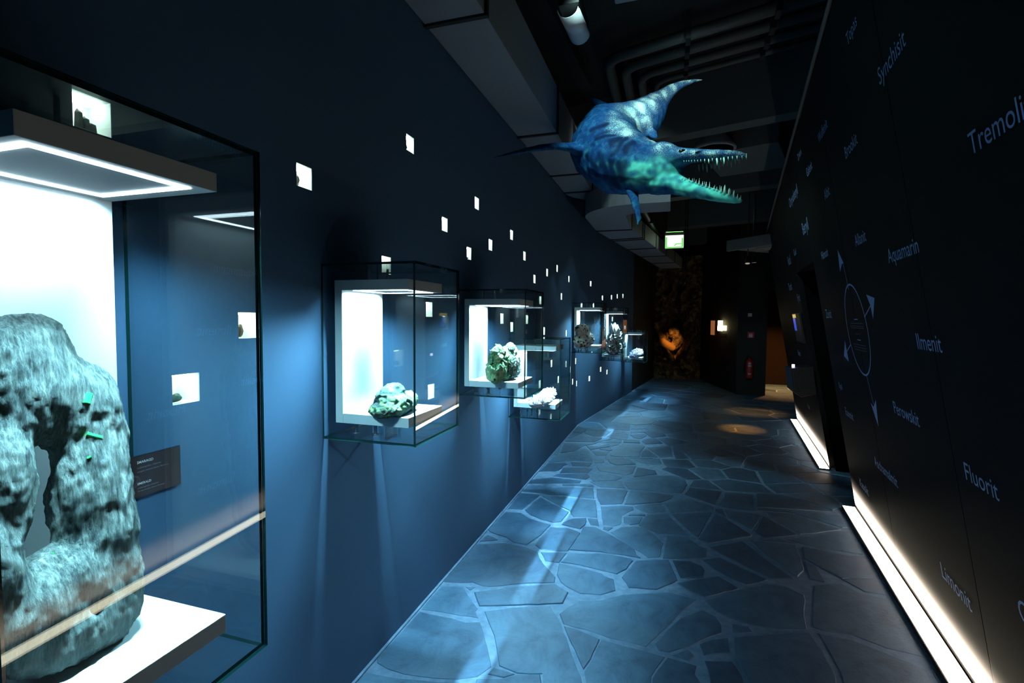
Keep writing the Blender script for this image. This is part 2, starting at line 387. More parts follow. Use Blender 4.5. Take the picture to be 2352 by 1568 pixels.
F2 = frame(SEG2); bm.faces.new([bm.verts.new(F2(p)) for p in ((0, END2, 0), (-.34, END2, 0), (-.34, END2, CEIL), (0, END2, CEIL))])
me = bpy.data.meshes.new('wall_left'); bm.to_mesh(me); bm.free(); me.materials.append(M['wall'])
wl = bpy.data.objects.new('wall_left', me); COL.objects.link(wl); tag(wl, 'long charcoal wall on the left with small lit niches', kind='structure')
# dark wall continuing beyond
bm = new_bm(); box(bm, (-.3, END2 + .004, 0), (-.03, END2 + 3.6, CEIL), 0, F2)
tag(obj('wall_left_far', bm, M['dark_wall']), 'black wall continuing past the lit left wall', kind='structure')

# niche boxes
def stone_in(kind, F, a, z, seed):
    rnd = random.Random(seed); bm = new_bm(); b = NS / 2
    base_z = z - b + .004
    if kind in ('black', 'shard'):
        for k in range(3 if kind == 'black' else 1):
            aa = a - b * .45 + k * .014 - (.012 if kind == 'shard' else 0); hh = (.045, .032, .022)[k] if kind == 'black' else .052; r = .010
            ring = [F((-.018 - .010 * math.sin(q), aa + r * math.cos(q), base_z)) for q in (j * math.pi / 3 for j in range(6))]
            top = [F((-.018 - .008 * math.sin(q), aa + .8 * r * math.cos(q) - (.006 if kind == 'shard' else 0), base_z + hh * .8)) for q in (j * math.pi / 3 for j in range(6))]
            A = [bm.verts.new(p) for p in ring]; B = [bm.verts.new(p) for p in top]; t = bm.verts.new(F((-.018, aa - .003, base_z + hh)))
            bm.faces.new(A[::-1])
            for j in range(6): bm.faces.new((A[j], A[(j + 1) % 6], B[(j + 1) % 6], B[j])); bm.faces.new((B[j], B[(j + 1) % 6], t))
    else:
        spec = {'grey': (-.5, .013, .022), 'dark': (-.5, .010, .018), 'low': (-.1, .026, .007), 'brown': (-.45, .012, .020), 'moss': (-.35, .016, .012)}[kind]
        bmesh.ops.create_icosphere(bm, subdivisions=3, radius=1)
        for v in bm.verts:
            d = v.co.copy(); k = 1 + .35 * noise.noise(d * 1.6 + Vector((seed, 0, 0))) + .12 * noise.noise(d * 5)
            v.co = F((-.022 + d.x * k * .012, a + spec[0] * b + d.y * k * spec[1], base_z + spec[2] * .93 + max(-.93, d.z * k) * spec[2]))
    return bm
MINERAL = {'black': ('dark_crystal', 'black crystal group with a pale tip standing in the largest niche'), 'grey': ('cream_rock', 'small grey stone in the leftmost open wall niche'),
           'dark': ('dark_crystal', 'small dark stone in the topmost open wall niche'), 'low': ('serpentine', 'low green rock crust along the sill of a greenish niche'),
           'shard': ('smoky', 'dark upright shard in the niche over the dark green rock case'), 'brown': ('wood', 'small brown stone in the niche at the big case edge'),
           'moss': ('serpentine', 'speckled greenish mineral lump in the niche beside the schist')}
for i, (px, py, s, lab, stone) in enumerate(NICHES):
    seg = SEG1 if s == 1 else SEG2; a, z = on_seg(px, py, seg); F = frame(seg); h = NS / 2; dp = .06
    t = thing('wall_niche', F((-.004, a, z)), lab, 'niche', 'lit niches in the left wall')
    bm = new_bm(); o_ = .004
    box(bm, (-.02 - dp - o_, a - h - o_, z - h - o_), (-.02 - dp, a + h + o_, z + h + o_), 0, F)      # back
    box(bm, (-.02 - dp, a - h - o_, z - h - o_), (-.003, a - h, z + h + o_), 0, F); box(bm, (-.02 - dp, a + h, z - h - o_), (-.003, a + h + o_, z + h + o_), 0, F)
    box(bm, (-.02 - dp, a - h, z - h - o_), (-.003, a + h, z - h), 0, F); box(bm, (-.02 - dp, a - h, z + h), (-.003, a + h, z + h + o_), 0, F)
    obj('lining', bm, M['niche'], t)
    bm = new_bm(); box(bm, (-.066, a - h * .75, z + h - .007), (-.022, a + h * .75, z + h - .001), 0, F); obj('lamp', bm, M['niche_led'], t)
    if stone:
        mt, ml = MINERAL[stone]
        tag(obj('mineral', stone_in(stone, F, a, z, i + 3), M[mt], smooth=stone not in ('black', 'shard')), ml, 'mineral')

# ---------------------------------------------------------------- right wall: leaning boards on an opening
RT = Vector((.108, 1, 0)).normalized(); RN = Vector((1, -.108, .18)).normalized()
RU = RN.cross(RT); RU = RU if RU.z > 0 else -RU
RO = Vector((1.536, 4.834, .03))
RD = RN.dot(RO)
def on_right(px, py): return on_plane(px, py, RN, RD)
def rloc(p): q = p - RO; return q.dot(RT), q.dot(RU)          # along (away), up
def RF(p): return RO + RN * p[0] + RT * p[1] + RU * p[2]        # (into wall, along, up)
top_pts = [rloc(on_right(*q)) for q in ((1915, 0), (1850, 215), (1800, 400), (1770, 510))]
RTOP0, RTOP1 = top_pts[0], top_pts[-1]
def rtop(s): f = (s - RTOP0[0]) / (RTOP1[0] - RTOP0[0]); return RTOP0[1] + f * (RTOP1[1] - RTOP0[1])
wr = empty('wall_right', RF((.1, 0, 0))); tag(wr, 'leaning midnight blue board wall on the right covered with mineral names', kind='structure')
g1s = 0.0; g2s = rloc(on_right(1905, 1070))[0]; far_s = rloc(on_right(1835, 985))[0]
seams = sorted(rloc(on_right(*q))[0] for q in ((2208, 1155), (2048, 1210)))
def panel(s0, s1, z0, z1fun, thick=.05):
    bm = new_bm(); pts = [RF((0, s0, z0)), RF((0, s1, z0)), RF((0, s1, z1fun(s1))), RF((0, s0, z1fun(s0)))]
    prism(bm, pts, RN * thick); return obj('panel', bm, M['board'], wr, bevel=.0015)
near_s = -4.3
cuts = [near_s, *[s for s in seams if s < -.1], g1s]
if len(cuts) < 4: cuts = [near_s, -1.9, -.9, g1s]
for a, b in zip(cuts, cuts[1:]): panel(a + .002, b - .002, 0, rtop)
gap_top = rloc(on_right(1872, 596))[1]
panel(g1s + .002, g2s - .002, gap_top, rtop); panel(g2s + .002, far_s, 0, rtop)
# opening reveal behind the gap: black recess
bm = new_bm(); box(bm, (.055, near_s, -.06), (.60, g1s - .004, gap_top), 0, RF); obj('recess_side', bm, M['matte_black'], wr)
bm = new_bm(); box(bm, (.055, g2s + .004, -.06), (.60, far_s, gap_top), 0, RF); obj('recess_side', bm, M['matte_black'], wr)
bm = new_bm(); box(bm, (.605, near_s, -.1), (.70, far_s + .3, 3.0), 0, RF); obj('recess_back', bm, M['matte_black'], wr)
# rail on the wall top
bm = new_bm()
tube(bm, [RF((-.012, s, rtop(s) + .012)) for s in (near_s, -1.2, 0, 1.5, far_s)], .011, 10); obj('top_rail', bm, M['pipe'], wr)
bm = new_bm(); box(bm, (.10, near_s, -0.05), (.14, far_s + 2, CEIL + .6), 0, lambda p: RF((p[0] + .45, p[1], p[2]))); obj('upper_wall', bm, M['dark_wall'], wr)

def wall_text(txt, p0, p1, mt='print_blue'):
    a, b = on_right(*p0), on_right(*p1); wv = (b - a).dot(-RT)
    return lettering(txt, RF((-.001, *rloc(a))), -RT, RU, width=max(.02, wv), material=M[mt], parent=wr, thick=.001)
TEXTS = [('Topas', (1948, 106), (1971, 62)), ('Synchisit', (2022, 196), (2083, 104)), ('Tremolit', (2232, 357), (2378, 268)), ('Wulfenit', (1882, 330), (1903, 297)),
 ('Brookit', (1944, 365), (1971, 328)), ('Zirkon', (1834, 370), (1842, 355)), ('Galenit', (1855, 407), (1867, 386)), ('Albit', (1896, 460), (1908, 449)), ('Chrysoberyll', (1815, 478), (1833, 440)),
 ('Beryll', (1846, 540), (1858, 524)), ('Allanit', (1967, 566), (1991, 552)), ('Aquamarin', (2043, 604), (2113, 580)), ('Hämatit', (1889, 596), (1904, 588)), ('Zoisit', (1899, 730), (1912, 732)),
 ('Ilmenit', (2110, 801), (2166, 806)), ('Perowskit', (2056, 948), (2114, 979)), ('Euxenit', (1944, 952), (1962, 968)), ('Fluorit', (2221, 1100), (2298, 1152)),
 ('Aschamalmit', (2011, 1068), (2063, 1116)), ('Kasolit', (1977, 1115), (1997, 1142)), ('Limonit', (2166, 1324), (2234, 1403)), ('Granat', (2345, 1420), (2480, 1560)),
 ('Rutil', (1812, 610), (1818, 606)), ('Gold', (1825, 588), (1830, 584)), ('Titanit', (1813, 668), (1821, 668)), ('Pyrit', (1833, 692), (1839, 692)), ('Siderit', (1834, 815), (1840, 818)), ('Kyanit', (1856, 935), (1862, 946)), ('Opal', (1928, 890), (1936, 896))]
for t in TEXTS: wall_text(*t)
# ellipse with four arrows round a small text block
P = lambda x, y: rloc(on_right(x, y))
ec = P(1975, 763); er = abs(P(2003, 763)[0] - P(1948, 763)[0]) / 2; ez = (P(1957, 652)[1] - P(1987, 862)[1]) / 2
er = max(er, .18)
def flat(name, polys):
    bm = new_bm()
    for q in polys: bm.faces.new([bm.verts.new(RF((-.0012, s, z))) for s, z in q])
    return obj(name, bm, M['print_blue'], wr)
ring = []
e0 = P(1953, 665); 
ctr = P(1972, 763)
pts_e = [P(*q) for q in ((1955, 652), (1945, 700), (1947, 750), (1955, 800), (1972, 843), (1987, 861), (1996, 845), (1997, 800), (1992, 750), (1982, 705), (1968, 665))]
cx = sum(p[0] for p in pts_e) / len(pts_e); cz = sum(p[1] for p in pts_e) / len(pts_e)
ra = (max(p[0] for p in pts_e) - min(p[0] for p in pts_e)) / 2; rz = (max(p[1] for p in pts_e) - min(p[1] for p in pts_e)) / 2
cx = (max(p[0] for p in pts_e) + min(p[0] for p in pts_e)) / 2; cz = (max(p[1] for p in pts_e) + min(p[1] for p in pts_e)) / 2
for k in range(48):
    q0, q1 = 2 * math.pi * k / 48, 2 * math.pi * (k + 1) / 48; th = .006
    ring.append([(cx + (ra + d) * math.cos(q), cz + (rz + d) * math.sin(q)) for q, d in ((q0, th), (q1, th), (q1, -th), (q0, -th))])
flat('ring', ring)
ARROWS = [((1950, 665), (1936, 612), [(1924, 573), (1938, 604), (1935, 604), (1931, 622)], None),
          ((1986, 728), (2000, 702), [(1990, 676), (2009, 684), (2006, 733), (2000, 702)], 1),
          ((1955, 790), (1946, 806), [(1941, 782), (1939, 817), (1950, 830), (1946, 808)], 1),
          ((1991, 862), (2007, 928), [(2000, 924), (2007, 934), (2012, 918), (2018, 979)], None)]
ARROWS[0] = (ARROWS[0][0], (1937, 606), [(1924, 573), (1938, 604), (1934, 606), (1930, 624)], None)
for a, b, head, _ in ARROWS:
    A, B = P(*a), P(*b); dx, dz = B[0] - A[0], B[1] - A[1]; l = math.hypot(dx, dz); nx, nz = -dz / l * .004, dx / l * .004
    flat('arrow', [[(A[0] + nx, A[1] + nz), (B[0] + nx, B[1] + nz), (B[0] - nx, B[1] - nz), (A[0] - nx, A[1] - nz)], [P(*q) for q in head]])
for k, (y, x0, x1) in enumerate(((732, 1962, 1970), (741, 1954, 1983), (747, 1954, 1984), (751, 1955, 1984), (765, 1965, 1976), (779, 1970, 1977), (788, 1960, 1988), (794, 1962, 1989), (800, 1964, 1990))):
    a, b = P(x0, y), P(x1, y + 1)
    bm = new_bm(); bm.faces.new([bm.verts.new(RF((-.0012, s, z))) for s, z in ((a[0], a[1]), (b[0], a[1]), (b[0], a[1] - .006), (a[0], a[1] - .006))])
    obj('text_line', bm, M['text_dim'] if k not in (0, 5) else M['print_blue'], wr)

# light troughs at the foot of the boards
for s0, s1, lab in ((near_s, g1s, 'near warm white light trough at the foot of the right wall, in the foreground'), (g2s, far_s, 'far warm white light trough at the foot of the right wall, beyond the dark opening')):
    t = thing('light_trough', RF((-.05, (s0 + s1) / 2, 0)), lab, 'lamp', 'light troughs along the right wall')
    def TF(p, s0=s0): return Vector((RO.x, RO.y, 0)) + Vector((1, -.108, 0)).normalized() * p[0] + RT * p[1] + Vector((0, 0, p[2]))
    bm = new_bm(); box(bm, (-.100, s0, .001), (-.0945, s1, .026), 0, TF); box(bm, (-.0945, s0, .001), (.004, s1, .016), 0, TF); obj('housing', bm, M['black'], t)
    bm = new_bm(); box(bm, (-.0940, s0 + .002, .0165), (-.006, s1 - .002, .0257), 0, TF); obj('diffuser', bm, M['trough'], t)
    area('trough_light', TF((-.05, (s0 + s1) / 2, .030)), s1 - s0, .07, TROUGH_UP * (s1 - s0), (1, .86, .60), RT, Vector((.75, -.08, 1)), math.radians(64))

# ---------------------------------------------------------------- floor: mortar bed and individual slate slabs
fl = new_bm(); prism(fl, [(-2.2, -1.5, -.06), (4.6, -1.5, -.06), (4.6, 17.5, -.06), (-2.2, 17.5, -.06)], (0, 0, .0555))
floor = obj('floor', fl, M['mortar']); tag(floor, 'crazy paved slate floor with pale mortar joints', kind='structure')
ZA = lambda x, y: (800 + .29762 * x, 1300 + .29762 * y)
ZB = lambda x, y: (1400 + .34014 * x, 1300 + .34014 * y)
ZC = lambda x, y: (950 + .2551 * x, 1080 + .2551 * y)
ZD = lambda x, y: (1450 + .2551 * x, 1080 + .2551 * y)
ZE = lambda x, y: (1150 + .17007 * x, 960 + .17007 * y)
ZS = lambda x, y: (x, y)
def zz(f, s): v = [float(t) for t in s.replace(',', ' ').split()]; return [f(v[k], v[k + 1]) for k in range(0, len(v), 2)]
SLABS = [
 zz(ZA, '550,345 800,395 910,430 1020,425 1060,560 1110,770 1000,850 850,870 650,860 430,830 300,790 215,740 225,690 330,590'),
 zz(ZA, '130,815 280,845 390,865 700,892 860,892 840,1150 -120,1150'),
 zz(ZA, '1120,778 1290,828 1200,856 1075,828'),
 zz(ZA, '990,870 1180,868 1300,838 1480,835 1490,900 1480,1150 930,1150'),
 zz(ZA, '1050,345 1260,315 1560,302 1640,440 1700,600 1810,905 1860,1150 1505,1150 1500,825 1300,822 1165,765 1140,600 1100,470'),
 zz(ZA, '1665,460 1740,480 1940,560 1870,720 1815,795 1745,640 1695,530'),
 zz(ZS, '1380,1467 1484,1494 1528,1506 1497,1551 1489,1640 1365,1640 1347,1572 1341,1540 1357,1515'),
 zz(ZS, '1533,1508 1600,1527 1596,1545 1610,1568 1640,1640 1500,1640 1499,1555'),
 zz(ZA, '690,180 720,150 890,152 920,212 1000,322 985,345 1010,398 800,365 560,330'),
 zz(ZA, '970,200 1080,187 1370,152 1600,137 1700,200 1655,283 1540,288 1240,298 1010,305'),
 zz(ZA, '903,154 983,157 940,184'),
 zz(ZS, '1093,1249 1159,1246 1207,1256 1235,1266 1238,1277 1247,1292 1262,1307 1276,1324 1274,1337 1210,1338 1125,1346 1108,1345 1085,1336 1055,1337 1019,1335 1050,1299'),
 zz(ZC, '1145,732 1380,740 1310,828 1185,812'),
 zz(ZS, '1284,1293 1332,1303 1384,1317 1389,1323 1409,1329 1414,1355 1380,1365 1333,1362 1303,1347 1288,1336 1279,1318'),
 zz(ZC, '1405,745 1500,747 1700,745 1960,792 1975,810 1920,885 1830,930 1700,900 1500,850 1325,822'),
 zz(ZC, '1530,502 1640,512 1740,562 1900,652 1990,710 2000,750 2045,788 1960,772 1690,732 1480,718 1405,712 1470,602 1512,555'),
 zz(ZC, '1230,510 1380,515 1480,545 1500,560 1450,640 1390,722 1260,722 1145,708 1095,668 1132,612'),
 zz(ZC, '830,372 970,382 1040,432 1140,462 1235,488 1150,578 1020,668 900,643 830,598 760,578 685,550 672,532'),
 zz(ZC, '662,577 728,602 758,624 700,630 594,636'),
 zz(ZC, '1005,355 1140,240 1250,302 1398,372 1330,458 1250,465 1145,438 1052,398'),
 zz(ZC, '835,350 975,352 1118,240 1138,218 962,198 902,280'),
 zz(ZC, '1162,232 1300,237 1638,267 1653,400 1655,420 1560,416 1440,416 1405,358 1262,293'),
 zz(ZC, '975,185 1032,132 1250,152 1618,152 1628,253 1300,223 1152,205'),
 zz(ZC, '1645,162 1900,172 1928,182 1878,298 1682,306 1652,240'),
 zz(ZC, '1682,322 1880,314 1978,322 1985,350 1878,402 1862,486 1800,500 1703,488 1692,420'),
 zz(ZC, '1568,432 1658,437 1672,502 1592,488'),
 zz(ZC, '1342,470 1440,432 1556,427 1546,488 1500,526 1334,485'),
 zz(ZC, '1710,503 1798,512 1750,543 1703,528'),
 zz(ZC, '1892,417 2058,417 2030,478 1950,488 1892,468'),
 zz(ZC, '1942,390 2082,390 2088,408 1932,404'),
 zz(ZC, '1948,184 2110,192 2340,227 2320,250 2230,284 1990,303 1898,303'),
 zz(ZC, '1895,100 2000,62 2140,45 2360,45 2448,82 2466,130 2412,204 2260,198 2090,178 1932,163'),
 zz(ZD, '52,312 268,297 316,368 150,383 82,358 24,322'),
 zz(ZD, '152,397 328,392 438,500 526,588 240,568 172,538 64,493 113,420'),
 zz(ZD, '-188,556 -90,506 60,502 130,518 228,592 286,650 258,778 150,783 100,745 0,688'),
 zz(ZD, '292,292 530,257 738,327 713,368 350,383 322,330'),
 zz(ZD, '362,392 726,377 600,598 562,578 452,480'),
 zz(ZD, '756,392 850,432 1000,532 1086,580 1078,593 900,623 690,657 604,615'),
 zz(ZD, '322,582 510,602 618,682 686,706 673,778 600,793 282,788 302,680'),
 zz(ZS, '1461.5,1287 1535,1285 1549,1314 1556,1331 1509,1353 1444,1348 1428,1325'),
 zz(ZD, '372,812 520,817 638,862 662,900 656,958 444,966 404,880'),
 zz(ZD, '640,800 795,777 950,852 1236,985 1085,1022 1040,1028 870,958 740,878'),
 zz(ZB, '452,112 560,92 740,66 876,150 640,207 542,168'),
 zz(ZS, '1287,1405 1326,1379 1380,1378 1402,1371 1434,1364 1540,1359 1602,1376 1563,1406 1530,1440 1484,1484 1441,1472 1401,1464 1364,1451 1293,1431 1284,1408'),
 zz(ZB, '302,522 422,402 482,342 628,292 718,332 757,392 762,448 640,487 540,537 400,577 332,567'),
 zz(ZB, '642,232 880,157 1060,118 1180,128 1316,192 1322,260 1317,330 1336,428 1160,426 960,393 800,342 702,290'),
 zz(ZB, '602,522 700,492 798,478 816,578 632,597'),
 zz(ZB, '424,596 530,558 576,600 540,637'),
 zz(ZB, '842,477 1100,457 1348,443 1376,482 1436,562 1530,740 1520,1000 980,1000 945,800 872,632 842,600'),
 zz(ZB, '644,633 828,638 896,742 955,1000 700,1000 678,740'),
 zz(ZB, '824,384 938,403 966,438 832,443'),
 zz(ZB, '1410,445 1466,462 1640,495 1900,595 2140,695 2240,900 2270,1000 1630,1000 1566,720 1476,560'),
 zz(ZB, '1385,124 1560,110 1700,184 1878,214 1980,350 2120,610 1880,552 1640,462 1446,434 1376,408 1370,290'),
 zz(ZB, '1400,-30 1422,8 1590,98 1720,168 1870,192 1795,60 1765,0 1720,-70 1500,-80'),
 zz(ZD, '1064,628 1200,643 1476,667 1526,790 1556,900 1498,956 1382,878 1204,768'),
 zz(ZD, '702,692 1000,634 1196,790 1460,972 1252,972 1000,846 822,758'),
 zz(ZD, '1112,558 1187,408 1494,578 1400,592 1200,606'),
 zz(ZD, '862,420 834,354 1120,388 1174,402 1086,540 982,478'),
 zz(ZD, '748,348 818,348 844,404 752,376'),
 zz(ZD, '842,193 1096,213 1104,366 850,337 776,315 834,242'),
 zz(ZD, '522,153 818,188 758,313 562,243 474,213'),
 zz(ZD, '1128,204 1340,218 1480,248 1840,376 1430,346 1202,331 1124,326'),
 zz(ZD, '1214,374 1420,388 1890,530 1620,566 1524,570 1234,410'),
 zz(ZD, '1440,364 1880,406 1950,515 1900,515 1484,388'),
 zz(ZD, '1500,648 1408,622 1600,598 1880,549 1960,545 2085,755 1700,696'),
 zz(ZD, '1544,684 1700,719 2095,795 2190,970 1900,975 1622,826 1556,790'),
 zz(ZE, '762,752 1178,752 1208,790 1150,828 900,808 704,780'),
 zz(ZE, '1232,754 1558,764 1636,802 1560,838 1242,848 1214,810'),
 zz(ZE, '1292,652 1826,644 1786,740 1700,768 1332,708'),
 zz(ZE, '842,664 1148,668 1246,682 1178,738 794,738'),
 zz(ZE, '944,592 1238,604 1178,658 962,648'),
 zz(ZE, '1264,562 1388,544 1396,590 1370,602 1264,598'),
 zz(ZE, '1452,562 1718,544 1824,620 1560,632 1474,600'),
 zz(ZE, '1794,549 2150,549 2176,618 2050,621 1884,597'),
 zz(ZE, '1474,482 1562,404 1642,350 1888,355 1946,382 1896,450 1880,521 1600,521 1484,508'),
 zz(ZE, '1896,518 1914,442 1968,405 2126,526'),
 zz(ZE, '1234,442 1466,452 1428,498 1320,506 1272,488'),
 zz(ZE, '1336,420 1486,388 1510,430 1480,441'),
 zz(ZE, '1156,372 1328,384 1416,354 1474,382 1330,406 1214,428'),
 zz(ZE, '1484,294 1636,294 1626,331 1328,331'),
 zz(ZE, '1656,328 1664,294 1800,289 1876,303 1884,336'),
 zz(ZE, '1746,222 1946,214 1974,232 1918,268 1880,281 1794,263'),
 zz(ZE, '1764,122 1850,109 1964,131 1918,147 1764,147'),
 zz(ZE, '1764,169 1956,159 2012,181 1756,199'),
 zz(ZE, '1564,154 1696,163 1668,193 1546,208'),
 zz(ZE, '1934,283 2080,264 2192,338 1958,351 1904,310'),
 zz(ZE, '1976,393 2296,374 2324,516 2160,526 2054,450'),
 zz(ZE, '860,334 1290,339 1118,372 1004,440 806,468'),
 zz(ZE, '1046,234 1372,270 1266,321 868,312'),
 zz(ZE, '764,504 1046,454 1046,504 1228,524 1246,588 940,578 700,598 648,588'),
 zz(ZE, '1064,444 1142,394 1196,440 1216,501 1066,493'),
 zz(ZE, '390,838 700,794 880,819 1090,842 1066,876 366,878'),
 zz(ZE, '510,720 730,718 818,680 846,640 910,622 876,602 646,604'),
]
slabs = [[(on_floor(*q).x, on_floor(*q).y) for q in s] for s in SLABS]
def area2(p): return sum(p[k][0] * p[(k + 1) % len(p)][1] - p[(k + 1) % len(p)][0] * p[k][1] for k in range(len(p))) / 2
slabs = [p if area2(p) > 0 else p[::-1] for p in slabs]
def hull(pts):
    pts = sorted(set((round(a, 5), round(b, 5)) for a, b in pts)); lo, up = [], []
    cr = lambda o, a, b: (a[0] - o[0]) * (b[1] - o[1]) - (a[1] - o[1]) * (b[0] - o[0])
    for p in pts:
        while len(lo) > 1 and cr(lo[-2], lo[-1], p) <= 0: lo.pop()
        lo.append(p)
    for p in reversed(pts):
        while len(up) > 1 and cr(up[-2], up[-1], p) <= 0: up.pop()
        up.append(p)
    return lo[:-1] + up[:-1]
def clip(poly, n, d):                          # keep n.p <= d
    out = []
    for k in range(len(poly)):
        a, b = poly[k], poly[(k + 1) % len(poly)]; da, db = n[0] * a[0] + n[1] * a[1] - d, n[0] * b[0] + n[1] * b[1] - d
        if da <= 0: out.append(a)
        if (da < 0) != (db < 0) and da != db:
            t = da / (da - db); out.append((a[0] + t * (b[0] - a[0]), a[1] + t * (b[1] - a[1])))
    return out
def wall_left_x(y): return -1.3 if y < 7.42 else -1.3 + .139 * (y - 7.42)
def wall_right_x(y): return 1.536 + .108 * (y - 4.834) + .015
rnd = random.Random(5)
hulls = [hull(p) for p in slabs]
def inside(poly, p): return all((b[0] - a[0]) * (p[1] - a[1]) - (b[1] - a[1]) * (p[0] - a[0]) > 0 for a, b in zip(poly, poly[1:] + poly[:1]))
seeds = []; tries = 0
while tries < 9000:
    tries += 1; y = rnd.uniform(-.9, 15.2); x = rnd.uniform(-1.3, 3.2)
    if x < wall_left_x(y) or (y < 8 and x > wall_right_x(y) + .1): continue
    if any(inside(h_, (x, y)) for h_ in hulls): continue
    r = .30 if y < 7.4 else .44
    if all((x - a) ** 2 + (y - b) ** 2 > r * r for a, b in seeds): seeds.append((x, y))
block = [(sum(q[0] for q in h_) / len(h_), sum(q[1] for q in h_) / len(h_)) for h_ in hulls]
fill = []
for i, s in enumerate(seeds):
    c = [(s[0] - .6, s[1] - .6), (s[0] + .6, s[1] - .6), (s[0] + .6, s[1] + .6), (s[0] - .6, s[1] + .6)]
    for j, q in enumerate(seeds):
        dx, dy = q[0] - s[0], q[1] - s[1]; l = math.hypot(dx, dy)
        if j == i or l > 1.9: continue
        nx, ny = dx / l, dy / l; c = clip(c, (nx, ny), nx * (s[0] + q[0]) / 2 + ny * (s[1] + q[1]) / 2 - .014)
        if len(c) < 3: break
    for h_ in hulls:
        if len(c) < 3: break
        bx = [q[0] for q in h_]; by = [q[1] for q in h_]
        if min(bx) > max(q[0] for q in c) + .03 or max(bx) < min(q[0] for q in c) - .03 or min(by) > max(q[1] for q in c) + .03 or max(by) < min(q[1] for q in c) - .03: continue
        best = None
        for a, b in zip(h_, h_[1:] + h_[:1]):
            ex, ey = b[0] - a[0], b[1] - a[1]; l = math.hypot(ex, ey); nx, ny = ey / l, -ex / l          # outward
            k = clip(c, (-nx, -ny), -(nx * a[0] + ny * a[1]) - .022)
            ar = area2(k) if len(k) > 2 else 0
            if best is None or ar > best[0]: best = (ar, k)
        c = best[1]
    if len(c) < 3: continue
    # clip to the walls
    c = clip(c, (-1, 0), 1.3 - .02); dv = Vector((-math.cos(A2), math.sin(A2))); 
    if s[1] > 6.8: c = clip(c, (dv.x, dv.y), dv.x * -1.3 + dv.y * 7.42 - .02) if len(c) > 2 else c
    if len(c) > 2 and abs(area2(c)) > .006: fill.append(c if area2(c) > 0 else c[::-1])
def slab_mesh(poly, k):
    pts = []; n = len(poly); hz = rnd.uniform(-.0025, .0025)
    for a, b in zip(poly, poly[1:] + poly[:1]):
        l = math.hypot(b[0] - a[0], b[1] - a[1]); m_ = max(1, min(8, int(l / .05)))
        for q in range(m_):
            t = q / m_; x, y = a[0] + t * (b[0] - a[0]), a[1] + t * (b[1] - a[1]); nv = Vector((x * 14, y * 14, k)); am = .0075 if q else .003
            pts.append((x + am * noise.noise(nv), y + am * noise.noise(nv + Vector((9, 4, 1)))))
    cx = sum(p[0] for p in pts) / len(pts); cy = sum(p[1] for p in pts) / len(pts); r = math.sqrt(abs(area2(poly)) / math.pi); q = max(.8, 1 - .004 / max(r, .02))
    bm = new_bm()
    lo = [bm.verts.new((x - cx, y - cy, -.022)) for x, y in pts]; hi = [bm.verts.new(((x - cx), (y - cy), hz - .004)) for x, y in pts]; tp = [bm.verts.new(((x - cx) * q, (y - cy) * q, hz)) for x, y in pts]
    N_ = len(pts)
    for j in range(N_):
        e = (j + 1) % N_; bm.faces.new((lo[j], lo[e], hi[e], hi[j])); bm.faces.new((hi[j], hi[e], tp[e], tp[j]))
    bm.faces.new(tp)
    me = bpy.data.meshes.new('paving_stone'); bm.to_mesh(me); bm.free(); me.materials.append(M['stone'])
    o = bpy.data.objects.new('paving_stone', me); COL.objects.link(o); o.parent = floor; o.location = (cx, cy, 0)
allst = slabs + fill
allst = slabs + sorted(fill, key=lambda p: min(q[1] for q in p))[:max(0, 298 - len(slabs))]
for k, p in enumerate(allst): slab_mesh(p, k)
print('STONES', len(slabs), len(fill))

# ---------------------------------------------------------------- ceiling with concrete beams
bm = new_bm(); box(bm, (-2.4, -1.5, CEIL), (4.6, 18.5, CEIL + .15)); ceiling = tag(obj('ceiling', bm, M['ceiling']), 'dark service ceiling with concrete beams', kind='structure')
BD = Vector((1, -.30, 0)).normalized()
def beam(px, py, z0, wdt, x0=-1.28, x1=2.1, top=CEIL, yo=0):
    c = on_floor(px, py, z0); c = c + BD * 0
    bm = new_bm(); q = Vector((.30, 1, 0)).normalized()
    p0 = c + BD * ((x0 - c.x) / BD.x); p1 = c + BD * ((x1 - c.x) / BD.x)
    prism(bm, [p0 - q * wdt / 2, p1 - q * wdt / 2, p1 + q * wdt / 2, p0 + q * wdt / 2], (0, 0, top - z0 + .02)); return obj('beam', bm, M['beam'], ceiling, bevel=.006)
beam(1690, 292, 3.6, .20); beam(1660, 443, 3.6, .26); beam(1640, 517, 3.6, .34); beam(1640, 558, 3.6, .3); beam(1612, 590, 3.6, .3)
c = on_floor(1715, 372, 3.6)
bm = new_bm(); q = Vector((.30, 1, 0)).normalized(); cc = c
prism(bm, [cc - BD * .42 - q * .58, cc + BD * .42 - q * .58, cc + BD * .42 + q * .52, cc - BD * .42 + q * .52], (0, 0, .3))
tag(obj('ceiling_box', bm, M['beam'], bevel=.006), 'pale rectangular service box under the ceiling between two beams', 'duct box')

# ---------------------------------------------------------------- far end
YB = 11.65
bm = new_bm(); box(bm, (1.395, YB, 0), (1.968, YB + .12, CEIL)); box(bm, (1.968, YB, 2.29), (3.4, YB + .12, CEIL)); box(bm, (2.75, YB, 0), (3.4, YB + .12, 2.29))
tag(obj('wall_back', bm, M['dark_wall']), 'black wall piece with a doorway at the far end', kind='structure')
bm = new_bm(); prism(bm, [(1.395, YB + .02, 0), (.736, 14.49, 0), (.86, 14.52, 0), (1.515, YB + .121, 0)], (0, 0, CEIL)); tag(obj('wall_far_right', bm, M['dark_wall']), 'black wall running from the doorway back to the rock', kind='structure')
bm = new_bm(); box(bm, (1.90, 13.75, 0), (3.6, 13.87, 2.6)); box(bm, (3.3, YB + .124, 0), (3.4, 13.746, 2.6)); tag(obj('wall_passage', bm, M['passage']), 'brown lit wall inside the far doorway', kind='structure')
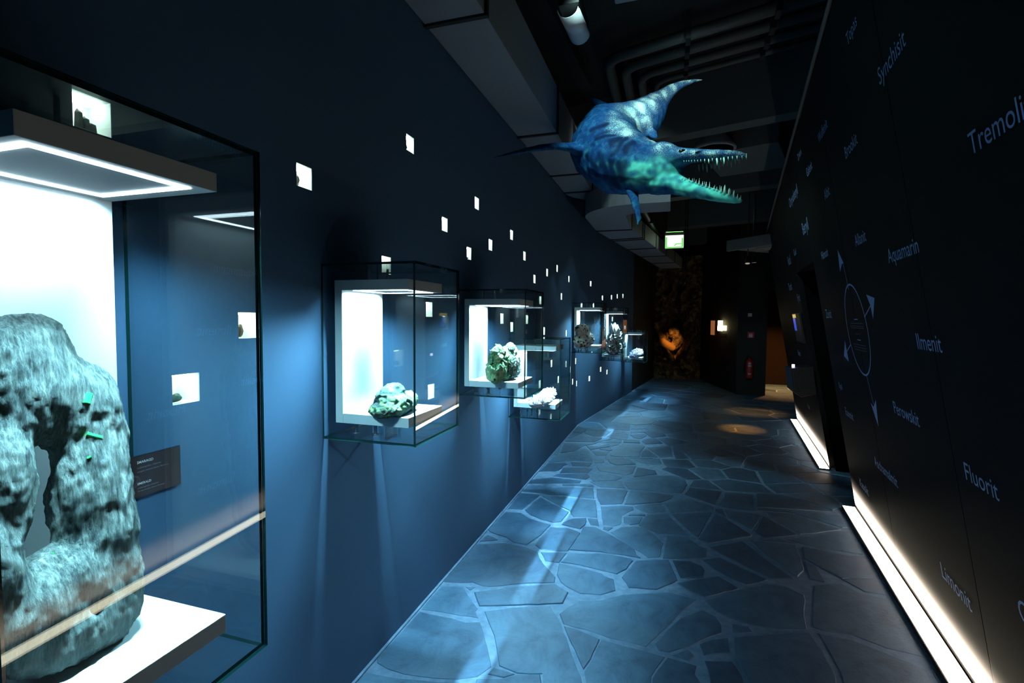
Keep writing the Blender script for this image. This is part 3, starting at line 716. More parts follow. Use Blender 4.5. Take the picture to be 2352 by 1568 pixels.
bm = new_bm(); box(bm, (1.9, YB + .13, 2.62), (3.6, 13.9, 2.7)); tag(obj('ceiling_passage', bm, M['dark_wall']), 'low ceiling inside the far doorway', kind='structure')
bm = new_bm(); box(bm, (1.969, YB - .012, 2.24), (2.745, YB - .001, 2.288)); tag(obj('trim_1', bm, M['duct_side']), 'dark lintel trim over the far doorway', kind='structure')
bm = new_bm(); box(bm, (-1.2, 15.6, 0), (1.6, 15.7, CEIL)); tag(obj('wall_end', bm, M['dark_wall']), 'black end wall behind the rock', kind='structure')
# pale joint along the left wall foot
bm = new_bm(); box(bm, (-1.299, -1.2, -.0075), (-1.285, 7.41, .004)); box(bm, (.001, .0, -.0075), (.015, END2, .004), 0, F2)
tag(obj('baseboard_left', bm, M['mortar']), 'pale mortar joint along the foot of the left wall', kind='structure')

# ================================================================ SHOW CASES
def show_case(seg, s0, s1, z0, z1, dep, C, label, power=1.0):
    """glass hood s0..s1 (along wall), z0..z1, dep deep; C = bracket (s0, s1, z0, z1, front)"""
    F = frame(seg); th = .009 if s0 < 1.2 else .008
    t = thing('display_case', F((0, (s0 + s1) / 2, z0)), label, 'display case', 'glass show cases on the left wall')
    gm = [M['glass'], M['glass_edge']]
    def pane(lo, hi, axis, nm='glass_pane'):
        bm = new_bm(); fs = box(bm, lo, hi, 0, F)
        pair = {0: (3, 5), 1: (2, 4), 2: (0, 1)}[axis]           # the two large faces stay clear
        for k, f in enumerate(fs): f.material_index = 0 if k in pair else 1
        return obj(nm, bm, gm, t)
    e = .0006
    pane((dep - th, s0, z0), (dep, s1, z1), 0)
    pane((.002, s0, z0), (dep - th - e, s0 + th, z1), 1); pane((.002, s1 - th, z0), (dep - th - e, s1, z1), 1)
    pane((.002, s0 + th + e, z1 - th), (dep - th - e, s1 - th - e, z1), 2); pane((.002, s0 + th + e, z0), (dep - th - e, s1 - th - e, z0 + th), 2)
    c0, c1, cz0, cz1, cf = C; st = .039; bk = .034; bb = .032
    bm = new_bm(); box(bm, (bb, c0, cz0), (bb + bk, c1, cz1), 0, F); obj('back_panel', bm, M['white'], t, bevel=.0012)
    bm = new_bm(); box(bm, (bb + bk + .0006, c0, cz0), (cf, c1, cz0 + st), 0, F); obj('base_shelf', bm, M['white'], t, bevel=.0012)
    bm = new_bm(); box(bm, (bb + bk + .0006, c0, cz1 - st), (cf, c1, cz1), 0, F); can = obj('canopy', bm, M['white'], t, bevel=.0012)
    zu = cz1 - st; x0, x1, a0, a1 = bb + bk + .05, cf - .022, c0 + .022, c1 - .042; wd = .014
    strips = [((x1 - wd, a0, zu - .0022), (x1, a1, zu - .0002)), ((x0, a0, zu - .0022), (x1 - wd - .0005, a0 + wd, zu - .0002)), ((x0, a1 - wd, zu - .0022), (x1 - wd - .0005, a1, zu - .0002)), ((x0 - wd - .0005, a0, zu - .0022), (x0 - .0005, a1, zu - .0002))]
    for k, (lo, hi) in enumerate(strips):
        bm = new_bm(); box(bm, lo, hi, 0, F); obj('light_strip', bm, M['led'], can)
    O, D, Nn = seg; dn = (0, 0, -1); zl = zu - .004
    pw = CASE_POWER * power
    area('case_light', F((x1 - wd / 2, (a0 + a1) / 2, zl)), a1 - a0, wd, pw * (a1 - a0), CASE_COL, D, dn, SPREAD)
    for aa, sg in ((a0 + wd / 2, -1), (a1 - wd / 2, 1)): area('case_light', F(((x0 + x1) / 2, aa, zl - .004)), x1 - x0, wd, pw * .9 * (x1 - x0), CASE_COL, Nn, Vector((0, 0, -1)) + D * (.6 * sg) - Nn * .38, SIDE_SPREAD)
    area('case_light', F((x0 - wd / 2, (a0 + a1) / 2, zl)), a1 - a0, wd, pw * .5 * (a1 - a0), CASE_COL, D, Vector((0, 0, -1)) - Nn * .55, math.radians(116))
    for xx in (bb + .06, bb + .15):
        for aa in (c0 + .05, c1 - .05):
            bm = new_bm(); tube(bm, [F((xx, aa, z0 + th + .0005)), F((xx, aa, z0 + th + .006)), F((xx, aa, z0 + th + .0065)), F((xx, aa, cz0 - .0005))], [.014, .014, .007, .007], 12); obj('standoff', bm, M['steel'], t)
        aa = (c0 + c1) / 2
        bm = new_bm(); tube(bm, [F((xx, aa, cz1 + .0005)), F((xx, aa, z1 - th - .0005))], .005, 10); obj('standoff', bm, M['steel'], t)
    return t
M['led_dim'] = mat('led_diffuser_rear', (.8, .85, .9), .5, .2, 0, (.72, .90, 1), .35)
show_case(SEG1, .424, .90, .840, 1.972, .42, (.482, .824, .912, 1.908, .38), 'largest glass show case, left foreground, holding the tall grey schist rock with a hole', .62)
show_case(SEG1, 1.625, 2.02, 1.126, 1.814, .412, (1.665, 1.955, 1.185, 1.752, .36), 'glass show case with the dark green rock, second from the left')
show_case(SEG1, 2.95, 3.40, 1.104, 1.79, .452, (2.97, 3.31, 1.163, 1.729, .40), 'glass show case with the bright green rock slab, third from the left')
show_case(SEG1, 4.0, 4.41, .762, 1.438, .452, (4.05, 4.34, .845, 1.375, .40), 'low glass show case with the white quartz cluster, partly behind the green rock case')
show_case(SEG1, 6.80, 7.20, 1.135, 1.83, .43, (6.85, 7.13, 1.20, 1.765, .38), 'glass show case with the cream knobbly rock, high on the far left wall', .9)
show_case(SEG2, 1.151, 1.55, .895, 1.80, .40, (1.20, 1.48, .955, 1.735, .35), 'tall narrow glass show case with the smoky crystal group', .9)
show_case(SEG2, 2.75, 3.15, .745, 1.40, .45, (2.80, 3.08, .805, 1.34, .40), 'low glass show case with the violet crystals at the wall end, farthest of all', .8)

# ---------------------------------------------------------------- label plate beside the schist
lp = thing('label_plate', on_x(360, 1085, -1.296), 'black label plate reading smaragd and emerald beside the big schist', 'label')
A_, B_, C_ = on_x(302, 1054, -1.296), on_x(417, 1024, -1.296), on_x(312, 1143, -1.296)
y0, y1, zt, zb = .868, 1.024, 1.247, 1.138
bm = new_bm(); box(bm, (-1.2985, y0, zb), (-1.2955, y1, zt)); obj('plate', bm, M['plaque'], lp, bevel=.0006)
dY, dZ = Vector((0, 1, 0)), Vector((0, 0, 1))
for txt, y, z, wdt, b in (('SMARAGD', .906, 1.226, .042, .008), ('Leckbachgraben, Habachtal', .906, 1.213, .062, 0), ('Leihgabe Andreas Steiner, Bramberg', .906, 1.203, .083, 0), ('EMERALD', .906, 1.171, .035, .008), ('Leckbachgraben, Habachtal', .906, 1.161, .054, 0), ('On loan Andreas Steiner, Bramberg', .906, 1.153, .071, 0)):
    lettering(txt, (-1.2953, y, z), dY, dZ, width=wdt, material=M['print_white'] if b else M['text_print'], parent=lp, thick=.0003, bold=b)
p2 = on_x(899, 989, -1.296)
lp2 = thing('label_plate', p2, 'small dark label plate on the wall under the dark green rock shelf', 'label')
bm = new_bm(); box(bm, (-1.2985, p2.y - .05, p2.z - .03), (-1.2955, p2.y + .05, p2.z + .03)); obj('plate', bm, M['plaque'], lp2, bevel=.0006)
for k in range(4):
    bm = new_bm(); box(bm, (-1.2954, p2.y - .035, p2.z + .012 - .010 * k), (-1.2951, p2.y + .01 + .005 * (k % 2), p2.z + .015 - .010 * k)); obj('text_line', bm, M['text_print'], lp2)

# ================================================================ SPECIMENS
def blobs(name, parts, vox, mats, amp=(), smooth=True, floor_z=None, sub=2, parent=None, its=6):
    """union of ellipsoids (centre, (rx, ry, rz), rot) -> one continuous displaced mesh"""
    bm = new_bm()
    for c, r, rot in parts:
        k = bmesh.ops.create_icosphere(bm, subdivisions=sub, radius=1)['verts']; R = Matrix.Rotation(rot, 3, 'X') if isinstance(rot, (int, float)) else rot
        for v in k: v.co = Vector(c) + R @ Vector((v.co.x * r[0], v.co.y * r[1], v.co.z * r[2]))
    o = obj(name, bm, mats, parent); md = o.modifiers.new('remesh', 'REMESH'); md.mode = 'VOXEL'; md.voxel_size = vox; md.use_smooth_shade = smooth
    sm = o.modifiers.new('smooth', 'SMOOTH'); sm.iterations = its; sm.factor = .5
    bpy.context.view_layer.update(); bake(o)
    me = o.data; me.update(); nn = [v.normal.copy() for v in me.vertices]
    for v, n_ in zip(me.vertices, nn):
        p = v.co.copy(); d = 0
        for f_, a_, kind, st in amp:
            q = Vector((p.x * st[0], p.y * st[1], p.z * st[2])) * f_
            d += a_ * ((1 - 2 * abs(noise.noise(q))) - .6 if kind == 'ridge' else noise.noise(q) if kind == 'noise' else noise.cell(q) - .5)
        v.co = p + n_ * d
        if floor_z is not None and v.co.z < floor_z: v.co.z = floor_z
    me.update(); return o
XR = -1.10
def rp(px, py, X=XR): return on_x(px, py, X)
def ep(px, py, rx_px, rz_px, dx, X=None, rot=0):
    X = -1.155 + .085 * (py - 750) / 750; dx = dx * .88
    c = rp(px, py, X); a = rp(px + rx_px, py, X); b = rp(px, py + rz_px, X)
    return (c, (dx, abs(a.y - c.y), abs(b.z - c.z)), rot)
zb1 = .912 + .039 + .0012
parts = [ep(60, 800, 95, 85, .075), ep(10, 900, 90, 170, .085), ep(-10, 1120, 75, 190, .085), ep(-40, 1330, 95, 170, .085), ep(95, 900, 90, 120, .082),
         ep(170, 930, 95, 110, .082), ep(215, 1010, 62, 130, .078), ep(210, 1120, 80, 120, .082), ep(228, 1220, 76, 130, .085), ep(242, 1330, 78, 120, .082), ep(150, 1330, 130, 85, .085), ep(205, 1000, 72, 170, .082), ep(212, 1150, 78, 230, .083), ep(60, 850, 120, 110, .08), ep(80, 1400, 150, 110, .082),
         ep(160, 1440, 150, 85, .078), ep(240, 1400, 85, 90, .075), ep(130, 1480, 110, 55, .07)]
sch = blobs('schist_boulder', parts, .006, [M['schist']], ((9, .007, 'noise', (1, 1, .5)), (24, .007, 'ridge', (1, 1.3, .4)), (62, .0040, 'ridge', (1, 1.2, .5)), (130, .0018, 'noise', (1, 1, .7))), floor_z=zb1, its=34)
zmin = min(v.co.z for v in sch.data.vertices)
tag(sch, 'tall grey green schist boulder with a hole, on the white shelf of the largest case', 'rock')
# crystals of emerald embedded in its face
def surf(o, px, py):
    r = ray(px, py).normalized(); hit, loc, n_, _ = o.ray_cast(CP - world_loc(o), r); return (loc + world_loc(o), n_) if hit else (rp(px, py, -1.0), Vector((1, 0, 0)))
for (x0, y0_), (x1, y1_), r in (((198, 926), (206, 903), .0075), ((199, 996), (234, 1005), .0045), ((201, 1052), (210, 1048), .003), ((72, 1243), (78, 1240), .004), ((119, 1271), (123, 1269), .002)):
    if not sch.ray_cast(CP - world_loc(sch), ray(x0, y0_).normalized())[0]: continue
    a, n_ = surf(sch, x0, y0_); b, _ = surf(sch, x1, y1_); bm = new_bm(); tube(bm, [a - n_ * r * .1, b - n_ * r * .1 if (b - a).length < .06 else a + dY * .02], [r, r * .85], 6)
    for f in bm.faces: f.smooth = False
    obj('emerald_crystal', bm, M['emerald'], sch)

def specimen(name, seg, pxl, pyt, pxr, pyb, out, zshelf, dx, label, cat, mats, seed, shape=None, amp=None, vox=.005):
    """rock whose outline box in the picture is pxl..pxr, pyt..pyb at distance out from the wall"""
    O, D, Nn = seg; F = frame(seg); d = Nn.dot(O) + out
    def pt(x, y): p = on_plane(x, y, Nn, d); return (p - O).dot(D), p.z
    (a0, _), (a1, _) = pt(pxl, pyb), pt(pxr, pyb); zt = pt((pxl + pxr) / 2, pyt)[1]; ca, ra, hh = (a0 + a1) / 2, (a1 - a0) / 2, zt - zshelf
    rot = Matrix((Nn, D, Vector((0, 0, 1)))).transposed()
    P_ = []
    for u, z, ru, rz, rx, ox in shape: P_.append((F((out + ox * dx, ca + u * ra, zshelf + z * hh)), (rx * dx, ru * ra, rz * hh), rot))
    o = blobs(name, P_, vox, mats, amp, floor_z=zshelf + .0004, sub=2); return tag(o, label, cat), (ca, ra, hh, F, rot)
def stud(o, n, size, rnd, mats, fat=.25, name='crystal_points', zmin=-1e9, lean=.35):
    me = o.data; off_ = world_loc(o); ps = [p for p in me.polygons if (p.normal.x > -.2 or p.normal.z > .3) and p.normal.z > -.5]; bm = new_bm()
    for p in rnd.choices(ps, weights=[q.area for q in ps], k=n):
        c_ = p.center + off_; ax = (p.normal + Vector((rnd.uniform(-lean, lean), rnd.uniform(-lean, lean), rnd.uniform(-lean, lean) + .15))).normalized(); l = size * rnd.uniform(.4, 1.2); r = l * fat * rnd.uniform(.7, 1.4); mi = rnd.randrange(len(mats))
        x = ax.orthogonal().normalized(); y = ax.cross(x); k0 = rnd.uniform(0, 1)
        ring = lambda s_, h_: [bm.verts.new(c_ + ax * h_ + (x * math.cos(k0 + j * math.pi / 3) + y * math.sin(k0 + j * math.pi / 3)) * s_) for j in range(6)]
        A, B = ring(r, -l * .3), ring(r * .92, l * .5); t = bm.verts.new(c_ + ax * l)
        for j in range(6):
            e = (j + 1) % 6
            for f in (bm.faces.new((A[j], A[e], B[e], B[j])), bm.faces.new((B[j], B[e], t))): f.material_index = mi
    for v in bm.verts: v.co.z = max(v.co.z, zmin)
    s_ = obj(name, bm, mats, o); s_['kind'] = 'stuff'; return s_
SH = .039 + .0016
A1 = ((16, .018, 'noise', (1, 1, 1)), (45, .007, 'ridge', (1, 1, 1)), (110, .003, 'noise', (1, 1, 1)))
specimen('green_boulder', SEG1, 860, 882, 946, 948, .27, 1.185 + SH, .07, 'dark green lumpy rock with bright yellow green crust on a white shelf', 'rock', [M['serpentine']], 2,
         [(-.45, .2, .5, .28, .9, 0), (.1, .35, .6, .4, 1, 0), (.55, .3, .42, .36, .9, 0), (-.25, .55, .35, .35, .8, -.2), (.1, .72, .35, .24, .7, -.2)], A1)
A1s = ((13, .020, 'ridge', (1, 1, 1)), (40, .010, 'ridge', (1, 1, 1)), (110, .004, 'noise', (1, 1, 1)))
gslab, (ca, ra, hh, F, rot) = specimen('green_slab', SEG1, 1120, 791, 1194, 871, .28, 1.163 + SH, .05, 'upright bright green rock slab with white veins and a dark crystal patch', 'rock', [M['green_rock']], 3,
         [(-.55, .35, .38, .4, .9, 0), (-.4, .68, .42, .32, .8, 0), (0, .5, .5, .45, .9, 0), (.05, .2, .3, .25, .8, .1)], A1s)
for nm, sh, mt in (('pale_side', [(.35, .72, .35, .28, .8, -.1), (.55, .5, .38, .3, .8, 0), (.6, .28, .3, .25, .7, .1)], 'pale_rock'), ('crystal_patch', [(.1, .38, .26, .3, .6, .75), (.1, .86, .22, .1, .7, .3), (.0, .12, .12, .1, .7, .6)], 'dark_crystal')):
    blobs(nm, [(F((.28 + ox * .05, ca + u * ra, 1.163 + SH + z * hh)), (rx * .05, ru * ra, rz * hh), rot) for u, z, ru, rz, rx, ox in sh], .004, [M[mt]], A1 if nm == 'pale_side' else ((70, .010, 'ridge', (1, 1, 1)),), floor_z=1.163 + SH + .0004, parent=gslab)
stud(gslab, 50, .014, random.Random(10), [M['dark_crystal'], M['pale_rock']], .4, zmin=1.163 + SH + .001)
def crystals(bm, F, out, a, z, n, spread, size, rnd, mi=0, tilt=.7, facing=None):
    for k in range(n):
        q = rnd.uniform(0, 2 * math.pi); rr = math.sqrt(rnd.random()); u, v_ = rr * math.cos(q), rr * math.sin(q)
        c = F((out + u * spread[0], a + v_ * spread[1], z + spread[2] * math.sqrt(max(0, 1 - rr * rr)) * .9))
        ax = F((out + u * spread[0] * (1 + tilt), a + v_ * spread[1] * (1 + tilt), z + spread[2] * (1.1 + .6 * (1 - rr)) + .03)) - c
        ax = (ax.normalized() + Vector((rnd.uniform(-.4, .4), rnd.uniform(-.4, .4), rnd.uniform(-.2, .4)))).normalized(); l = size * rnd.uniform(.5, 1.3); r = l * rnd.uniform(.16, .3)
        x = ax.orthogonal().normalized(); y = ax.cross(x); ring = lambda s, h: [bm.verts.new(c + ax * h + (x * math.cos(j * math.pi / 3) + y * math.sin(j * math.pi / 3)) * s) for j in range(6)]
        A, B = ring(r, -l * .5), ring(r * .9, l * .55); t = bm.verts.new(c + ax * l)
        for j in range(6):
            e = (j + 1) % 6
            for f in (bm.faces.new((A[j], A[e], B[e], B[j])), bm.faces.new((B[j], B[e], t))): f.material_index = mi
def cluster(name, seg, pxl, pyt, pxr, pyb, out, zshelf, dx, label, mats, seed, n, size, shape, top=.5, basemat=None, fat=.25):
    o, (ca, ra, hh, F, rot) = specimen(name, seg, pxl, pyt, pxr, pyb, out, zshelf, dx, label, 'crystal', [basemat or (mats[0] if isinstance(mats, list) else mats)], seed, shape, ((40, .006, 'ridge', (1, 1, 1)),), vox=.005)
    stud(o, n, size, random.Random(seed), mats if isinstance(mats, list) else [mats], fat, zmin=zshelf + .001); return o, (ca, ra, hh, F, rot)
cluster('quartz_cluster', SEG1, 1212, 897, 1272, 936, .28, .845 + SH, .08, 'white quartz cluster of small bright points on the low shelf', M['quartz'], 4, 260, .022, [(0, .25, .75, .3, .85, 0), (-.3, .4, .5, .3, .7, 0), (.4, .45, .5, .32, .7, 0)])
cr, (ca, ra, hh, F, rot) = cluster('cream_rock', SEG1, 1321, 746, 1358, 793, .26, 1.20 + SH, .08, 'cream knobbly rock with dark crystal spots in the high far case', [M['cream_rock'], M['pale_rock'], M['quartz'], M['cream_rock'], M['dark_crystal']], 5, 340, .026, [(-.3, .3, .6, .35, .9, 0), (.2, .3, .7, .33, 1, 0), (-.25, .7, .5, .3, .8, 0)], fat=.62)
cluster('smoky_crystals', SEG2, 1389, 760, 1431, 815, .22, .955 + SH, .10, 'tall smoky crystal group with a pale pointed top', [M['smoky'], M['dark_crystal'], M['smoky']], 6, 240, .05, [(0, .3, .85, .32, 1, 0), (-.1, .6, .6, .3, .8, 0), (.1, .85, .35, .2, .6, 0)], fat=.36)
F = frame(SEG2); p = on_plane(1413, 760, SEG2[2], SEG2[2].dot(SEG2[0]) + .24); a = (p - SEG2[0]).dot(SEG2[1])
rn = random.Random(12); bm = new_bm(); crystals(bm, F, .24, a - .02, p.z - .07, 26, (.05, .05, .08), .13, rn, tilt=.3); obj('pale_tip', bm, M['quartz'], bpy.data.objects['smoky_crystals'])
cluster('violet_crystals', SEG2, 1442, 800, 1478, 823, .27, .805 + SH, .09, 'violet and white crystal cluster on the farthest low shelf', [M['amethyst'], M['quartz']], 7, 220, .035, [(0, .3, .8, .32, .9, 0), (.1, .5, .6, .32, .8, 0)], fat=.22)

# ================================================================ DUCTS, PIPES, FIXTURES
def duct_elbow(bm, c, r0, r1, q0, q1, z0, z1, n=10, mi=0):
    pr = []
    for k in range(n + 1):
        q = q0 + (q1 - q0) * k / n; cs, sn = math.cos(q), math.sin(q)
        pr.append([bm.verts.new((c[0] + r * cs, c[1] + r * sn, z)) for r, z in ((r0, z0), (r1, z0), (r1, z1), (r0, z1))])
    for A, B in zip(pr, pr[1:]):
        for j in range(4): bm.faces.new((A[j], A[(j + 1) % 4], B[(j + 1) % 4], B[j]))
    bm.faces.new(pr[0][::-1]); bm.faces.new(pr[-1])
d1 = thing('air_duct', (-1.11, 2.5, 3.18), 'large grey air duct along the left wall top, the nearer of two ducts', 'duct', None)
z0, z1 = 3.18, 3.56
ys = [-1.1, .55, 2.48, 4.19, 5.42, 6.18]
for a, b in zip(ys, ys[1:]):
    bm = new_bm(); box(bm, (-1.288, a + .014, z0), (-.945, b - .014, z1)); obj('duct_section', bm, M['duct'], d1, bevel=.004)
for a in ys[1:]:
    bm = new_bm(); box(bm, (-1.294, a - .013, z0 - .012), (-.930, a + .013, z1 + .01)); obj('flange', bm, M['duct_side'], d1)
bm = new_bm(); duct_elbow(bm, (-.745, 6.196), .20, .543, math.pi, math.pi / 2, z0, z1); obj('elbow', bm, M['duct'], d1)
bm = new_bm(); box(bm, (-.742, 6.396, z0), (-.25, 6.739, z1)); box(bm, (-.35, 6.40, z1 + .001), (-.25, 6.73, CEIL - .001)); obj('stub', bm, M['duct'], d1, bevel=.003)
d2 = thing('air_duct', (-.8, 9, 2.9), 'lower grey rectangular air duct beyond it, following the far left wall into the dark', 'duct')
z0, z1 = 2.90, 3.15; D2 = SEG2[1]; N2 = SEG2[2]
bm = new_bm(); duct_elbow(bm, (-.40, 6.45), .15, .66, math.pi, math.pi * 1.5, z0, z1); obj('elbow', bm, M['duct'], d2)
bm = new_bm(); box(bm, (-.397, 5.79, z0), (-.02, 6.30, z1)); obj('stub', bm, M['duct'], d2, bevel=.003)
bm = new_bm(); box(bm, (-1.06, 6.453, z0), (-.55, 7.38, z1)); obj('duct_section', bm, M['duct'], d2, bevel=.004)
bm = new_bm(); box(bm, (-1.068, 7.382, z0 - .012), (-.542, 7.408, z1 + .01)); obj('flange', bm, M['duct_side'], d2)
B0 = Vector((-1.06, 7.41, 0)); sec = [0, .85, 1.0, 2.1, 3.3, 4.6, 6.0]
DF = lambda p: B0 + N2 * p[0] + D2 * p[1] + Vector((0, 0, p[2]))
for a, b in zip(sec, sec[1:]):
    bm = new_bm(); box(bm, (0, a + .014, z0), (.51, b - .014, z1), 0, DF); obj('duct_section', bm, M['duct'], d2, bevel=.004)
    bm = new_bm(); box(bm, (-.008, b - .013, z0 - .012), (.518, b + .013, z1 + .01), 0, DF); obj('flange', bm, M['duct_side'], d2)
def bend(pts, r=.14, n=6):
    pts = [Vector(p) for p in pts]; out = [pts[0]]
    for a, b, c in zip(pts, pts[1:], pts[2:]):
        u, v_ = (a - b).normalized(), (c - b).normalized(); p, q = b + u * r, b + v_ * r
        for k in range(n + 1): t = k / n; out.append(p * (1 - t) ** 2 + b * 2 * t * (1 - t) + q * t * t)
    return out + [pts[-1]]
# four pipes crossing under the ceiling, bending along the hall
for k, (yy, xx, r) in enumerate(((4.78, -.60, .050), (4.98, -.46, .046), (5.18, -.32, .040), (5.36, -.18, .026))):
    end = 8.3 if k < 2 else 7.0
    pts = bend([(xx, end, 4.02), (xx, yy, 4.02), (1.5, yy - .30 * (1.5 - xx), 4.02)], .15)
    pp = thing('ceiling_pipe', (xx, yy, 4.02), ['thick grey ceiling pipe bending across the hall, nearest of four', 'grey ceiling pipe bending across the hall, second nearest of four', 'grey ceiling pipe bending across the hall, third of four', 'thin grey ceiling pipe, farthest of the four crossing the hall'][k], 'pipe', 'ceiling pipes crossing the hall')
    bm = new_bm(); tube(bm, pts, r, 14); obj('pipe_run', bm, M['pipe'], pp)
    for x in (.1, .75, 1.25):
        y = yy - .30 * (x - xx); bm = new_bm(); box(bm, (x - .02, y - r - .012, 4.02 - r - .01), (x + .02, y + r + .012, CEIL - .001)); obj('clamp', bm, M['duct_side'], pp)
for k, q in enumerate(([(1432, 452), (1472, 545), (1556, 626)], [(1458, 448), (1502, 528), (1566, 606)])):
    A = [on_floor(x, y, 3.3) for x, y in q]; A = [A[0] + Vector((0, 0, .84)), A[0], A[1], A[1].lerp(A[2], (14.4 - A[1].y) / (A[2].y - A[1].y))]
    pp = thing('hall_pipe', A[1], ['left of two grey pipes running beside the far duct', 'right of two grey pipes running beside the far duct'][k], 'pipe', 'pipes beside the far duct')
    bm = new_bm(); tube(bm, bend(A, .18), .045, 14); obj('pipe_run', bm, M['pipe'], pp)
    for t in (.25, .55, .85):
        p = A[1].lerp(A[3], t); bm = new_bm(); box(bm, (p.x - .055, p.y - .02, 3.25), (p.x + .055, p.y + .02, CEIL - .001)); obj('clamp', bm, M['duct_side'], pp)
# round air diffuser under the ceiling
c = on_floor(1640, 345, 3.58)
v = thing('ceiling_diffuser', c, 'round dark ceiling vent with radial blades above the open jaws', 'vent')
bm = new_bm(); lathe(bm, [(.24, .0), (.24, .03), (.10, .20), (.10, .62), (.08, .62), (.08, .21), (.21, .03), (.21, 0)], c, 32); obj('rim', bm, M['duct'], v)
for k in range(24):
    q = 2 * math.pi * k / 24; u = Vector((math.cos(q), math.sin(q), 0)); bm = new_bm(); prism(bm, [c + u * .05 + Vector((0, 0, .004)), c + u * .205 + Vector((0, 0, .004)), c + u * .205 + Vector((0, 0, .022)), c + u * .05 + Vector((0, 0, .022))], u.orthogonal().normalized() * .006); obj('blade', bm, M['duct'], v)
bm = new_bm(); lathe(bm, [(.05, 0), (.05, .03)], c, 16); obj('hub', bm, M['duct'], v)
# half round luminaire
P4 = [on_floor(x, y, 3.7) for x, y in ((1280, 25), (1310, 88), (1355, 75), (1328, 10))]
cc = sum(P4, Vector()) / 4
lm = thing('half_round_lamp', cc, 'unlit white half round ceiling lamp beside the near duct', 'lamp')
u = ((P4[1] + P4[2]) - (P4[0] + P4[3])).normalized(); ln = ((P4[1] + P4[2]) / 2 - (P4[0] + P4[3]) / 2).length; wv = (P4[3] - P4[0]); wv -= u * wv.dot(u); hw = wv.length / 2; wv.normalize()
bm = new_bm(); r0 = []
for k in range(13):
    q = math.pi * k / 12; p = cc - u * ln / 2 + wv * (hw * math.cos(q)) - Vector((0, 0, hw * .9 * math.sin(q)))
    p2_ = cc - u * ln / 2 + wv * ((hw - .004) * math.cos(q)) - Vector((0, 0, (hw - .004) * .9 * math.sin(q)))
    r0.append([bm.verts.new(x) for x in (p, p + u * ln, p2_ + u * ln, p2_)])
for A, B in zip(r0, r0[1:]):
    for j in range(4): f = bm.faces.new((A[j], A[(j + 1) % 4], B[(j + 1) % 4], B[j])); f.smooth = True
bm.faces.new(r0[0][::-1]); bm.faces.new(r0[-1]); obj('shade', bm, M['gloss_white'], lm)
bm = new_bm(); box(bm, (cc.x - .07, cc.y - ln / 2 - .03, cc.z + .004), (cc.x + .07, cc.y + ln / 2 + .03, cc.z + .10)); box(bm, (cc.x - .012, cc.y - .012, cc.z + .1), (cc.x + .012, cc.y + .012, CEIL)); obj('mount', bm, M['black'], lm, bevel=.003)
# box hung at the top edge of the picture
c = on_floor(1466, 2, 3.85)
pb = thing('ceiling_projector', c, 'grey box shaped projector hung from the ceiling at the top of the picture', 'projector')
bm = new_bm(); box(bm, (c.x - .16, c.y - .22, c.z), (c.x + .14, c.y - .005, c.z + .14)); obj('housing', bm, M['duct'], pb, bevel=.008)
bm = new_bm(); box(bm, (c.x - .02, c.y - .13, c.z + .1405), (c.x + .02, c.y - .09, CEIL)); obj('bracket', bm, M['black'], pb)
bm = new_bm(); tube(bm, [(c.x - .10, c.y - .003, c.z + .07), (c.x - .10, c.y + .02, c.z + .07)], .035, 16); obj('lens', bm, M['black'], pb)
# cable tray across the ceiling left of the pipes
bm = new_bm(); A, B = on_floor(1190, -20, 4.0), on_floor(1322, 205, 4.0); sd = Vector((.16, 0, 0)); prism(bm, [A - sd, A + sd, B + sd, B - sd], (0, 0, .12)); tag(obj('cable_tray', bm, M['ceiling']), 'dark cable tray running along the ceiling beside the near duct', 'cable tray')

# emergency exit sign under a beam
YX = 9.72
e0, e1 = on_y(1527, 541, YX), on_y(1571, 570, YX); xa, xb, za, zb_ = e0.x, e1.x, e1.z, e0.z + .01
ex = thing('exit_sign', ((xa + xb) / 2, YX, za), 'glowing green and white emergency exit sign hanging under a beam', 'sign')
bm = new_bm(); box(bm, (xa, YX, za), (xb, YX + .06, zb_)); obj('housing', bm, M['exit_frame'], ex, bevel=.003)
bm = new_bm(); box(bm, (xa + .012, YX - .004, za + .012), (xb - .012, YX - .0005, zb_ - .012)); obj('face', bm, M['exit_white'], ex)
w_, h_ = xb - xa, zb_ - za
def ep2(u, v_): return Vector((xa + u * w_, YX - .0052, za + v_ * h_))
bm = new_bm()
for q in ([(.04, .05), (.13, .05), (.13, .85), (.04, .85)], [(.13, .05), (.95, .05), (.95, .14), (.13, .14)], [(.87, .14), (.95, .14), (.95, .75), (.87, .75)],
          [(.46, .2), (.54, .2), (.62, .30), (.86, .30), (.86, .38), (.58, .38)]):
    bm.faces.new([bm.verts.new(ep2(*p)) for p in q])
obj('pictogram', bm, M['exit_edge'], ex)
bm = new_bm(); box(bm, (xa, YX - .001, zb_ + .001), (xb, YX + .06, zb_ + .05)); obj('top_housing', bm, M['exit_frame'], ex, bevel=.003)
bm = new_bm(); box(bm, (xa + .02, YX + .01, zb_ + .051), (xb - .02, YX + .05, zb_ + .056)); obj('uplight', bm, M['exit_green'], ex)
for x in (xa + .05, xb - .05):
    bm = new_bm(); box(bm, (x - .006, YX + .02, zb_ + .0565), (x + .006, YX + .035, CEIL)); obj('hanger', bm, M['steel'], ex)

